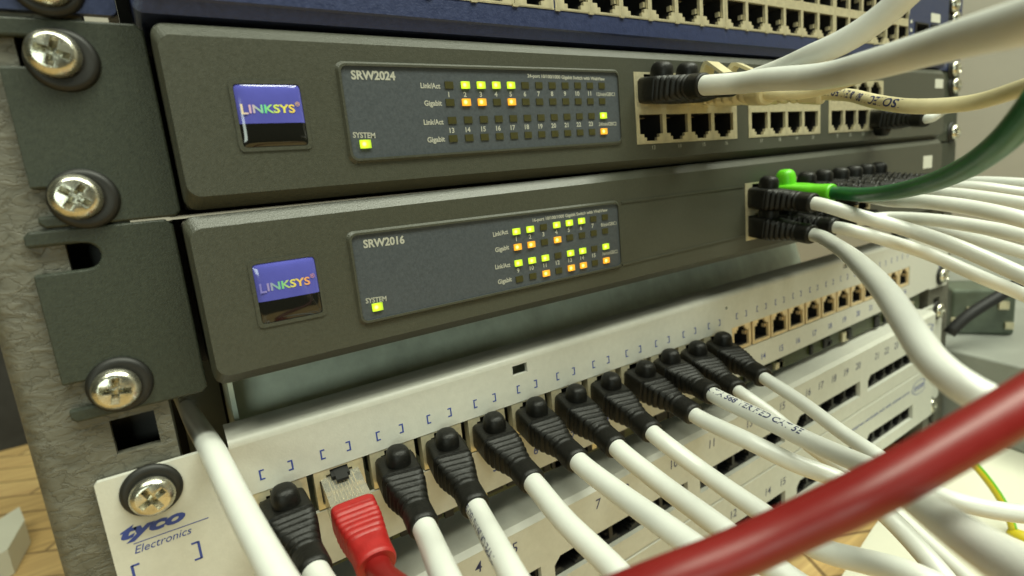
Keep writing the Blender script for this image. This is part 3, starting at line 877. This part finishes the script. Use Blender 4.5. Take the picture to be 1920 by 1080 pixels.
# sheet metal seen in the gap under the lower switch
ts = thing('metal_tray', 'galvanised sheet metal tray seen in the gap between lower switch and patch panel', 'tray', (230, 46, -110))
bm = bmesh.new(); box(bm, 22.6, 23.9, 18, 60, -110, -44.5)
prev = None
for k in range(25):
    u = k / 24; x = 24 + 420 * u; y = 14 + 66 * (u ** 1.15) + 1.2 * math.sin(u * 17)  # bow made up so the light on the sheet fades towards the right
    row = [bm.verts.new((x, y + 5 * j, -112 + 17 * j)) for j in range(5)]
    if prev:
        for j in range(4): bm.faces.new((prev[j], row[j], row[j + 1], prev[j + 1]))
    prev = row
emit_mesh('sheet', bm, 'zinc', ts, smooth=True, auto=40)
bm = bmesh.new(); box(bm, 24, 446, 118, 119, -112, -43); box(bm, -6, 23.5, 88, 89, -220, -40)  # added dark sheets: hide the floor and stand in for the gap's shade
emit_mesh('dark_fill_sheet', bm, 'dark_steel', ts)
bm = bmesh.new(); box(bm, 8.5, 22, 70, 71, -120, -52); emit_mesh('side_flange', bm, 'label_white', ts)

# ------------------------------------------------------------------ screws with cup washers
def screw_data():
    bm = bmesh.new()
    def prof(r): return
    R = 5.0
    pr = [(R * 0.92, 0.0), (R, -0.5), (R, -0.9), (R * 0.96, -1.5), (R * 0.87, -2.1), (R * 0.78, -2.5), (R * 0.68, -2.75)]
    lathe(bm, pr, 48)
    a, l = 0.75, 3.1
    cross = [(a, a), (a, l), (-a, l), (-a, a), (-l, a), (-l, -a), (-a, -a), (-a, -l), (a, -l), (a, -a), (l, -a), (l, a)]
    circ = [(R * 0.68 * math.cos(2 * PI * k / 48), R * 0.68 * math.sin(2 * PI * k / 48)) for k in range(48)]
    vl = fill(bm, [circ, cross], -2.75)
    walls(bm, vl[1], -0.2, f=lambda x, z: (x * 0.45, z * 0.45), cap=True)
    for k in range(4):  # the four star notches of the recess
        an = PI / 4 + k * PI / 2
        bm2 = None
    bmesh.ops.remove_doubles(bm, verts=bm.verts[:], dist=0.002)
    bmesh.ops.recalc_face_normals(bm, faces=bm.faces[:])
    bm.transform(Matrix.Scale(S, 4))
    h = bpy.data.meshes.new('screw_head'); bm.to_mesh(h); bm.free(); h.materials.append(M['screw'])
    for p in h.polygons: p.use_smooth = True
    h.set_sharp_from_angle(angle=math.radians(38))
    bm = bmesh.new()
    lathe(bm, [(3.2, 0.0), (6.7, 0.0), (6.75, -0.3), (6.5, -0.8), (6.0, -1.2), (5.4, -1.35), (4.6, -1.2), (3.2, -1.1)], 48)
    bmesh.ops.recalc_face_normals(bm, faces=bm.faces[:])
    bm.transform(Matrix.Scale(S, 4))
    w = bpy.data.meshes.new('cup_washer'); bm.to_mesh(w); bm.free(); w.materials.append(M['washer'])
    for p in w.polygons: p.use_smooth = True
    return h, w
SH, CW = screw_data()
def screw(x, z, label, y=0.0, ang=0.0, s=1.0, tilt=(0, 0), off=(0, 0)):
    t = thing('rack_screw', label, 'screw', (x, y - 0.02, z), 'rack screws in black cup washers')
    for me, nm, dy in ((CW, 'cup_washer', 0.0), (SH, 'screw_head', -1.25)):
        o = bpy.data.objects.new(nm, me); C.objects.link(o); o.parent = t
        o.location = (off[0] * S if me is CW else 0, dy * S, off[1] * S if me is CW else 0); o.rotation_euler = (tilt[0], ang if nm == 'screw_head' else 0, tilt[1]); o.scale = (s, s, s)
screw(3.6, 51.9, 'cross head screw at the top left corner, cut off by the picture edge', ang=0.5)
screw(2.2, 37.3, 'brassy cross head screw at the upper left corner of the SRW2024 switch', ang=0.35, off=(1.2, -0.9))
screw(0.2, 7.0, 'brassy cross head screw at the lower left corner of the SRW2024 switch', ang=0.7, off=(1.2, -0.5))
screw(-1.0, -38.0, 'silver cross head screw at the lower left corner of the SRW2016 switch', ang=0.2, off=(0.8, 0.5))
screw(1.0, -66.7, 'silver cross head screw over the blue tyco lettering of the patch panel', ang=1.1, off=(0, 0.9))
screw(461.5, 85.5, 'highest screw of the right hand column, beside the olive equipment')
screw(464, 77, 'second screw from the top in the right hand column, on the navy switch', ang=0.3)
screw(467.5, 47.2, 'screw at the lower right corner of the navy switch', ang=0.8)
screw(469.5, 36.5, 'screw at the upper right corner of the SRW2024 switch', ang=0.2)
screw(471.5, 6.6, 'screw at the lower right corner of the SRW2024 switch', ang=0.5)
screw(464, -90.2, 'screw at the right end of the cream patch panel', ang=0.9)
screw(460.5, -114.6, 'screw at the right end of the upper pale hub', ang=0.1)
screw(455, -184, 'screw at the right end of the lowest pale hub', ang=0.6)

# ------------------------------------------------------------------ plugs
def sup(a, n):
    c, s = math.cos(a), math.sin(a)
    return math.copysign(abs(c) ** (2 / n), c), math.copysign(abs(s) ** (2 / n), s)
def boot_data(mname, L=34.0, u0=0.0, ribs=6, style='black', cuff=4.2):
    """boot of length L leaving the jack along -y; u0 is where it begins"""
    bm = bmesh.new()
    N = 72; K = 36
    rings = []
    for i in range(N + 1):
        u = u0 + (L - u0) * i / N
        f = min(max((u - 11.5) / 15, 0), 1) if style != 'red' else min(max((u - 17) / 13, 0), 1); f = f * f * (3 - 2 * f)
        w = 6.15 + (cuff - 6.15) * f; h = 4.7 + (cuff - 0.15 - 4.7) * f; n = 6.5 + (2.2 - 6.5) * f
        if ribs and (11.0 if style != 'red' else 14.5) < u < 27.0:
            ph = (u - 11.0) / 16.0 * ribs if style != 'red' else (u - 14.5) / 12.5 * ribs
            g = 0.5 - 0.5 * math.cos(2 * PI * ph)
            g = g ** 0.6
            k_ = 0.95 if style != 'red' else 0.4
            w -= k_ * (1 - g); h -= k_ * (1 - g)
        e = 0.35 * max(0, 1 - (u - u0) / 0.8)
        if u > L - 0.7: e = 0.5 * (u - (L - 0.7)) / 0.7
        w -= e; h -= e
        row = []
        for k in range(K):
            c, s = sup(2 * PI * (k + 0.5) / K, n)
            row.append(bm.verts.new((w * c, -u, h * s - 0.6 * (1 - f))))
        rings.append(row)
    for a, b in zip(rings, rings[1:]):
        for k in range(K): bm.faces.new((a[k], a[(k + 1) % K], b[(k + 1) % K], b[k]))
    bm.faces.new(rings[0]); bm.faces.new(rings[-1])
    return fin(bm, 'boot', [mname], 40)
def fin(bm, name, mats, auto=40):
    bmesh.ops.recalc_face_normals(bm, faces=bm.faces[:])
    bm.transform(Matrix.Scale(S, 4))
    me = bpy.data.meshes.new(name); bm.to_mesh(me); bm.free()
    for m in mats: me.materials.append(M[m])
    for p in me.polygons: p.use_smooth = True
    me.set_sharp_from_angle(angle=math.radians(auto))
    return me
def hood_data(mname, zc=4.0, rz=5.3, rx=3.7, ry=4.1, yc=-6.0, inv=False):
    bm = bmesh.new()
    NU, NV = 28, 14
    rows = []
    for j in range(NV + 1):
        b = PI / 2 * j / NV
        cb, sb = sup(b, 3.2)
        rows.append([bm.verts.new((rx * max(cb, 0.02) * sup(2 * PI * i / NU, 2.4)[0], yc + ry * max(cb, 0.02) * sup(2 * PI * i / NU, 2.4)[1], (zc + rz * sb) * (-1 if inv else 1))) for i in range(NU)])
    rows.insert(0, [bm.verts.new((v.co.x, v.co.y, (zc - 3.0) * (-1 if inv else 1))) for v in rows[0]])
    for a, b in zip(rows, rows[1:]):
        for i in range(NU): bm.faces.new((a[i], a[(i + 1) % NU], b[(i + 1) % NU], b[i]))
    bm.faces.new(rows[-1])
    return fin(bm, 'latch_hood', [mname], 60)
def shell_data(mname, L=6.0, extra=False):
    bm = bmesh.new()
    box(bm, -5.6, 5.6, -L, 5.0, -4.4, 3.2)
    if extra:
        box(bm, -1.7, 1.7, -3.5, 4.0, 3.9, 4.8, 1)
        box(bm, -2.6, 2.6, -1.2, 2.0, 3.3, 4.6, 1)
        for k in range(8): box(bm, -3.55 + k * 1.016 - 0.15, -3.55 + k * 1.016 + 0.15, -L + 4, 4, 0.0, 1.8, 2)
    else:
        box(bm, -5.75, -5.2, -1.6, 0.0, -3.6, 2.6, 1); box(bm, 5.2, 5.75, -1.6, 0, -3.6, 2.6, 1)
    return fin(bm, 'plug_shell', [mname, 'black' if extra else 'nickel', 'gold'], 30)
def fin_guard(mname):
    bm = bmesh.new()
    pr = [(-1.5, 3.0), (-1.8, 8.6), (-3.0, 10.4), (-5.0, 10.6), (-20, 5.0), (-20, 3.4)]
    pi = [(-3.2, 3.0), (-3.4, 8.0), (-4.2, 9.2), (-5.2, 9.3), (-19, 4.4), (-20, 3.3)]
    for x0, x1 in ((-2.6, 2.6),):
        a = [bm.verts.new((x0, y, z)) for y, z in pr]; b = [bm.verts.new((x1, y, z)) for y, z in pr]
        c = [bm.verts.new((x0, y, z)) for y, z in pi]; d = [bm.verts.new((x1, y, z)) for y, z in pi]
        for i in range(5):
            bm.faces.new((a[i], a[i + 1], b[i + 1], b[i])); bm.faces.new((c[i], d[i], d[i + 1], c[i + 1]))
            bm.faces.new((a[i], c[i], c[i + 1], a[i + 1])); bm.faces.new((b[i], b[i + 1], d[i + 1], d[i]))
    return fin(bm, 'latch_hood', [mname], 50)
B = {'black': (boot_data('black_boot'), hood_data('black_boot'), shell_data('black_boot', 5)),
     'inv': (boot_data('black_boot'), hood_data('black_boot', inv=True), shell_data('black_boot', 5)),
     'green': (boot_data('green_boot', ribs=0, cuff=4.0), hood_data('green_boot', rz=6.6, rx=3.9), shell_data('green_boot', 5)),
     'beige': (boot_data('beige_cord', ribs=5, cuff=4.0), fin_guard('beige_cord'), shell_data('clear', 5)),
     'red': (boot_data('red_boot', u0=12.0, style='red', cuff=5.2), None, shell_data('clear', 13.5, True))}
CORDS = 'plugged in network cables'
def cable(label, style, base, tip, pts, w0, cord, lettering=None, group=CORDS, rk=1.0):
    """base = port centre (mm), tip = seen position of the boot's end as (px,py,Y); pts = (px,py,width) seen along the cord,
    a width giving the distance for a cord of constant thickness"""
    b = Vector(base); t = at(*tip)
    d = (t - b); Ln = d.length; d.normalize()
    yv = -d
    xv = Vector((1, 0, 0)); xv = (xv - yv * xv.dot(yv)).normalized(); zv = xv.cross(yv)
    R = Matrix((xv, yv, zv)).transposed() @ Matrix.Rotation(random.uniform(-0.05, 0.05), 3, 'Y')
    th = thing('network_cable', label, 'network cable', b, group, R)
    bo, ho, sh = B[style]
    sy = Ln / 34.0
    for me, nm, s in ((bo, 'boot', sy), (ho, 'latch_hood', 1.0), (sh, 'plug_shell', 1.0)):
        if me is None: continue
        o = bpy.data.objects.new(nm, me); C.objects.link(o); o.parent = th; o.scale = (1, s, 1)
    dt = depth(t)
    r = w0 * dt / FPX / 2 * rk
    P = [t - d * 6, t + d * 2.0]
    P += [atd(px, py, dt * w0 / w) for px, py, w in pts]
    path = catmull(P)
    bm = bmesh.new(); tube(bm, path, r)
    cdo = emit_mesh('cord', bm, cord, th, smooth=True)
    if lettering:
        for l in lettering:
            bm = bmesh.new(); wrap_text(bm, l[0], path, r, *l[1:6], **(l[6] if len(l) > 6 else {}))
            emit_mesh('lettering', bm, 'navy_ink', cdo)
    return th, path, r

# ---- patch panel row
TY = -33
def tyco(i, label, tip, pts, w0, style='black', cord='white_cord', **k):
    return cable(label, style, (xt[i], 0.0, ZT), (*tip, TY), pts, w0, cord, rk=0.9, **k)
tyco(0, 'white cable in first patch panel port, boot half hidden by loose cable', (592, 1075), [(625, 1130, 64), (660, 1200, 70)], 58)
tyco(1, 'red cable with clear plug and red boot, sweeping up across the lower right', (708, 1062),
     [(748, 1105, 60), (850, 1180, 76), (1000, 1185, 88), (1120, 1140, 96), (1250, 1088, 99), (1350, 1052, 99), (1440, 1011, 99), (1640, 917, 103), (1773, 843, 103), (1907, 765, 102), (2010, 700, 100)], 54, 'red', 'red_cord')
tyco(2, 'white cable just right of the red plug on the patch panel', (796, 990), [(832, 1075, 62), (870, 1160, 70)], 51)
tyco(3, 'white cable with print down its left edge, second plug right of the red one', (893, 952), [(940, 1040, 56), (985, 1120, 62)], 46,
     lettering=[('TYPE CM 24AWG VERIFIED', 4, 1.9, 1.15, True, 0.01)])
tyco(4, 'white cable passing left of the hub number 7 and under the red cable', (1000, 905), [(1060, 978, 50), (1140, 1055, 55), (1210, 1130, 60)], 45)
tyco(5, 'white cable passing right of the hub number 7 towards the red cable', (1085, 866), [(1170, 932, 48), (1262, 997, 54), (1350, 1060, 58), (1450, 1130, 62)], 43)
tyco(6, 'white cable whose boot has a greyish hood, in the seventh patch panel port', (1157, 840), [(1250, 915, 44), (1345, 985, 49), (1450, 1065, 54), (1560, 1140, 58)], 40)
tyco(7, 'white cable crossing just right of the hub number 10', (1224, 812), [(1330, 893, 39), (1430, 962, 43), (1530, 1028, 47), (1620, 1052, 50), (1720, 1080, 54), (1800, 1120, 56)], 36)
tyco(8, 'white cable from ninth patch panel plug, bending under the hub number 13', (1302, 778), [(1395, 823, 36), (1500, 873, 38), (1575, 900, 39), (1665, 968, 40), (1767, 1080, 44), (1820, 1150, 46)], 33)
tyco(9, 'white cable with dark print, from the tenth patch panel plug, blurred at lower right', (1337, 740), [(1440, 790, 36), (1540, 838, 40), (1625, 875, 45), (1700, 925, 58), (1800, 998, 84), (1930, 1085, 112), (2080, 1175, 150)], 32,
     lettering=[('EIA/TIA 568 VERIFIED CAT 5E', 2, 2.3, 0.35, False, 0.02), ('PATCH CORD', 92, 3.2, 0.3, False, 0.03)])
tyco(10, 'white cable from the eleventh patch panel plug, dipping behind the printed white one', (1384, 733), [(1440, 772, 27), (1520, 838, 28), (1600, 895, 29), (1720, 1000, 31), (1830, 1100, 33)], 26)
tyco(11, 'white cable from the twelfth patch panel plug, beside the first empty golden port', (1433, 709), [(1500, 752, 28), (1580, 812, 31), (1655, 862, 34), (1720, 910, 36), (1800, 942, 38), (1900, 962, 39), (1990, 968, 40)], 26)

# ---- upper switch
def sw24(i, row, label, tip, pts, w0, style='black', cord='white_cord', **k):
    xs = [x for g in g24 for x in g[2]]
    return cable(label, style, (xs[i], YB, ZU if row == 0 else ZL), tip, pts, w0, cord, **k)
sw24(0, 0, 'thick white cable in first port of the SRW2024 switch, curving to right edge', (1322, 160, -35),
     [(1385, 156, 39), (1440, 149, 42), (1540, 143, 48), (1640, 120, 58), (1740, 91, 66), (1840, 62, 78), (1910, 44, 88), (2000, 15, 100)], 37)
sw24(1, 0, 'white cable leaving the SRW2024 switch and rising out of the top edge', (1375, 158, -36),
     [(1420, 146, 37), (1470, 128, 40), (1530, 101, 44), (1580, 80, 46), (1640, 42, 48), (1690, 0, 50), (1740, -50, 52)], 35)
PC = [(1590, 178, 23), (1650, 192, 26), (1714, 200, 28), (1778, 198, 29), (1829, 192, 30), (1920, 164, 33), (1990, 140, 36)]
sw24(3, 0, 'beige cable printed IEC 11801, running level past the right hand screws', (1545, 176, -46), PC, 22, 'beige', 'beige_cord',
     lettering=[('ISO/IEC 11801 & EN 50173', 4, 2.5, 1.15, True, 0.02, dict(gap=1.15))])
sw24(2, 0, 'beige cable with a tall latch guard, hidden behind the thick white cable', (1440, 176, -44), [(1520, 172, 24), (1620, 140, 26), (1740, 95, 28), (1860, 50, 30), (1990, 10, 33)], 23, 'beige', 'beige_cord')
sw24(11, 1, 'white cable with upside down black plug in last port of the SRW2024 switch', (1738, 222, -36), [(1765, 207, 19), (1800, 198, 20), (1850, 190, 20), (1920, 164, 22), (1990, 139, 24)], 19, 'inv')

# ---- lower switch
def sw16(i, row, label, tip, pts, w0, style='black', cord='white_cord', **k):
    return cable(label, style, (x16[i], YB, ZU6 if row == 0 else ZL6), tip, pts, w0, cord, **k)
sw16(0, 0, 'thick white cable just left of the bright green plug on the SRW2016 switch', (1527, 381, -36), [(1600, 402, 26), (1700, 430, 27), (1800, 465, 29), (1920, 518, 31), (2000, 555, 33)], 25)
sw16(1, 0, 'dark green cable with a bright green boot', (1562, 362, -36), [(1610, 365, 26), (1660, 362, 29), (1720, 350, 33), (1790, 325, 40), (1850, 290, 47), (1905, 240, 54), (1960, 170, 60)], 24, 'green', 'green_cord')
sw16(0, 1, 'thick white cable from the SRW2016 switch, dropping in front of the patch panel', (1524, 440, -36),
     [(1570, 462, 28), (1622, 505, 38), (1670, 560, 47), (1715, 630, 54), (1760, 690, 60), (1820, 735, 64), (1900, 775, 66), (1980, 800, 68)], 25)
sw16(1, 1, 'white cable, lowest of the fan of cables reaching the right edge', (1566, 426, -36), [(1660, 450, 24), (1750, 480, 24), (1840, 520, 25), (1920, 553, 25), (2000, 590, 26)], 23)
sw16(2, 0, 'white cable third in upper plug row of the SRW2016 switch, right of green plug', (1612, 368, -36), [(1670, 376, 24), (1745, 379, 27), (1830, 391, 29), (1920, 412, 31), (2000, 435, 32)], 22)
sw16(2, 1, 'white cable third in the lower plug row of the SRW2016 switch', (1610, 412, -36), [(1660, 408, 22), (1745, 412, 24), (1830, 424, 26), (1920, 441, 28), (2000, 460, 29)], 22)
sw16(3, 1, 'white cable fourth in the lower plug row of the SRW2016 switch', (1645, 410, -36), [(1700, 420, 20), (1790, 438, 22), (1920, 474, 24), (2000, 498, 25)], 20)
sw16(3, 0, 'white cable fourth in the upper plug row of the SRW2016 switch', (1645, 362, -36), [(1700, 362, 20), (1790, 363, 22), (1920, 381, 24), (2000, 395, 25)], 20)
sw16(4, 0, 'white cable fifth in the upper plug row of the SRW2016 switch', (1678, 356, -36), [(1740, 352, 19), (1820, 349, 20), (1920, 362, 21), (2000, 372, 22)], 19)
sw16(5, 0, 'white cable sixth in the upper plug row of the SRW2016 switch', (1703, 350, -36), [(1760, 345, 18), (1830, 340, 19), (1920, 344, 20), (2000, 350, 21)], 18)
sw16(6, 0, 'white cable seventh in the upper plug row of the SRW2016 switch', (1727, 345, -36), [(1790, 348, 17), (1860, 368, 18), (1920, 396, 19), (2000, 430, 20)], 17)
sw16(7, 0, 'white cable last in the upper plug row of the SRW2016 switch', (1750, 340, -36), [(1800, 342, 16), (1860, 350, 17), (1920, 372, 18), (2000, 400, 19)], 16)

# ---- loose cable that comes out of the rack between the switch and the patch panel
P = [atd(px, py, 6.2 * FPX / w) for px, py, w in [(318, 690, 27), (345, 750, 30), (368, 795, 37), (400, 848, 45), (440, 930, 51), (485, 1015, 57), (530, 1095, 63), (570, 1160, 68)]]
bm = bmesh.new(); tube(bm, catmull(P), 3.1)
tag(emit_mesh('network_cable', bm, 'white_cord', smooth=True, loc=P[-1]), 'loose white cable coming out of the rack gap at lower left', 'network cable', CORDS)

# ------------------------------------------------------------------ things behind
# grey casework at right
e0 = atz(1778, 655, -150); e1 = atz(1930, 692, -150)
dv = (e1 - e0).normalized(); nv = Vector((dv.y, -dv.x, 0))
if nv.x < 0: nv = -nv
bm = bmesh.new()
q = [e0 - dv * 260, e1 + dv * 160, e1 + dv * 160 + nv * 480, e0 - dv * 260 + nv * 480]
top = [bm.verts.new(p) for p in q]; bot = [bm.verts.new((p.x, p.y, -209.8)) for p in q]
bm.faces.new(top); bm.faces.new(bot)
for i in range(4): bm.faces.new((top[i], top[(i + 1) % 4], bot[(i + 1) % 4], bot[i]))
cb = emit_mesh('equipment_case', bm, 'case')
bv = cb.modifiers.new('edge', 'BEVEL'); bv.width = 0.002; bv.segments = 3
tag(cb, 'grey metal equipment case standing to the right of the rack', 'equipment case')
# small dark unit on it
c0 = atz(1840, 628, -150)
tu = thing('power_unit', 'small dark green unit with pale connectors on top of the grey case', 'power unit', (c0.x, c0.y, -149.8))
bm = bmesh.new()
X = Vector((0.55, -0.83, 0)); Yv = Vector((0.83, 0.55, 0))
def obox(bm, o, x0, x1, y0, y1, z0, z1, mi=0):
    b2 = bmesh.new(); box(b2, x0, x1, y0, y1, z0, z1, mi)
    Mx = Matrix.Translation(o) @ Matrix(((X.x, Yv.x, 0, 0), (X.y, Yv.y, 0, 0), (0, 0, 1, 0), (0, 0, 0, 1)))
    b2.transform(Mx)
    mm = {}
    for v in b2.verts: mm[v] = bm.verts.new(v.co)
    for f in b2.faces: bm.faces.new([mm[v] for v in f.verts]).material_index = mi
    b2.free()
o = Vector((c0.x, c0.y, -149.8))
obox(bm, o, -20, 20, 0, 40, 0, 36)
b_ = emit_mesh('casing', bm, 'dark_green', tu)
bv = b_.modifiers.new('edge', 'BEVEL'); bv.width = 0.002; bv.segments = 2
for x, z, s in ((-8, 20, 5), (12, 24, 6), (-18, 12, 4), (16, 8, 5)):
    bm = bmesh.new(); obox(bm, o, x - s / 2, x + s / 2, -3, -0.2, z - s / 2, z + s / 2)
    emit_mesh('connector', bm, 'nickel', tu)
P = [atd(px, py, d) for px, py, d in [(1780, 625, 395), (1806, 598, 392), (1845, 572, 390), (1890, 545, 388), (1950, 500, 385), (2050, 430, 380)]]
bm = bmesh.new(); tube(bm, catmull(P, 4), 4.0)
tag(emit_mesh('power_cable', bm, 'black', smooth=True, loc=P[0]), 'thick black cord running diagonally over the small dark green unit', 'power cable')
# white boards on the floor
def sheet(pxs, z, h, label, name='white_board'):
    bm = bmesh.new()
    q = [atz(px, py, z) for px, py in pxs]
    top = [bm.verts.new(p) for p in q]; bot = [bm.verts.new((p.x, p.y, z - h)) for p in q]
    bm.faces.new(top); bm.faces.new(bot)
    for i in range(len(q)): bm.faces.new((top[i], top[(i + 1) % len(q)], bot[(i + 1) % len(q)], bot[i]))
    return tag(emit_mesh(name, bm, 'paper'), label, name.split('_')[1])
sheet([(1610, 1250), (1575, 1085), (1640, 985), (1690, 905), (1740, 780), (1720, 640), (2100, 640), (2300, 1250)], -210, 27.5, 'off white cabinet top at lower right, carrying the grey equipment case', 'white_cabinet')
sheet([(-60, 1075), (-60, 1010), (36, 950), (46, 975), (14, 1030)], FZ + 20, 19.5, 'off white board leaning out behind the left rail at lower left')
bm = bmesh.new()
o2 = atz(20, 840, FZ + 1)
box(bm, o2.x - 160, o2.x + 90, o2.y, o2.y + 60, FZ + 0.5, FZ + 190)
bx = emit_mesh('storage_box', bm, 'dark_steel'); tag(bx, 'dark box on the floor behind the left rail', 'box')
# earth wire and its yellow connector
P = [atd(px, py, d) for px, py, d in [(1810, 855, 300), (1838, 885, 298), (1868, 925, 296), (1888, 960, 294), (1900, 1000, 292)]]
tw = thing('earth_wire', 'thin yellow and green earth wire ending in a yellow crimp at lower right', 'wire', P[-1])
bm = bmesh.new(); tube(bm, catmull(P, 3), 1.6)
emit_mesh('sheath', bm, 'yellow', tw, smooth=True)
bm = bmesh.new(); tube(bm, [p + Vector((0.8, -0.6, 0.5)) for p in catmull(P, 3)], 1.35)
emit_mesh('green_stripe', bm, 'earth_green', tw, smooth=True)
bm = bmesh.new(); lathe(bm, [(0.4, -6), (3, -5.4), (4, -2), (3.8, 3), (2.8, 5.4), (0.4, 6)], 20, c=atd(1914, 1008, 290))
emit_mesh('crimp_connector', bm, 'yellow', tw, smooth=True)

# ------------------------------------------------------------------ light
w = bpy.data.worlds.new('World'); sc.world = w; w.use_nodes = True
bg = w.node_tree.nodes['Background']
bg.inputs['Color'].default_value = (0.80, 0.90, 0.46, 1)
bg.inputs['Strength'].default_value = 0.04
def area(name, loc, aim, sx, sy, power, col):
    l = bpy.data.lights.new(name, 'AREA'); l.shape = 'RECTANGLE'; l.size = sx; l.size_y = sy; l.energy = power; l.color = col
    o = bpy.data.objects.new(name, l); C.objects.link(o)
    o.location = Vector(loc) * S
    o.rotation_euler = (Vector(aim) - Vector(loc)).to_track_quat('-Z', 'Y').to_euler()
    return o
area('ceiling_light', (250, -430, 1060), (200, 0, 0), 1.6, 0.28, 27, (0.95, 1.0, 0.81))
area('ceiling_light', (1000, -700, 1300), (500, -100, -100), 1.2, 0.30, 19, (0.95, 1.0, 0.83))
area('distant_lamp', (-420, -950, 80), (80, 20, -50), 0.4, 0.25, 2.5, (0.86, 1.0, 0.86))

sc.view_settings.view_transform = 'Standard'
sc.view_settings.look = 'None'
sc.view_settings.exposure = 0.0
sc.view_settings.gamma = 1.0
sc.cycles.max_bounces = 8
sc.cycles.use_denoising = True
sc.cycles.use_adaptive_sampling = False
sc.cycles.sample_clamp_indirect = 4.0
bpy.context.view_layer.update()
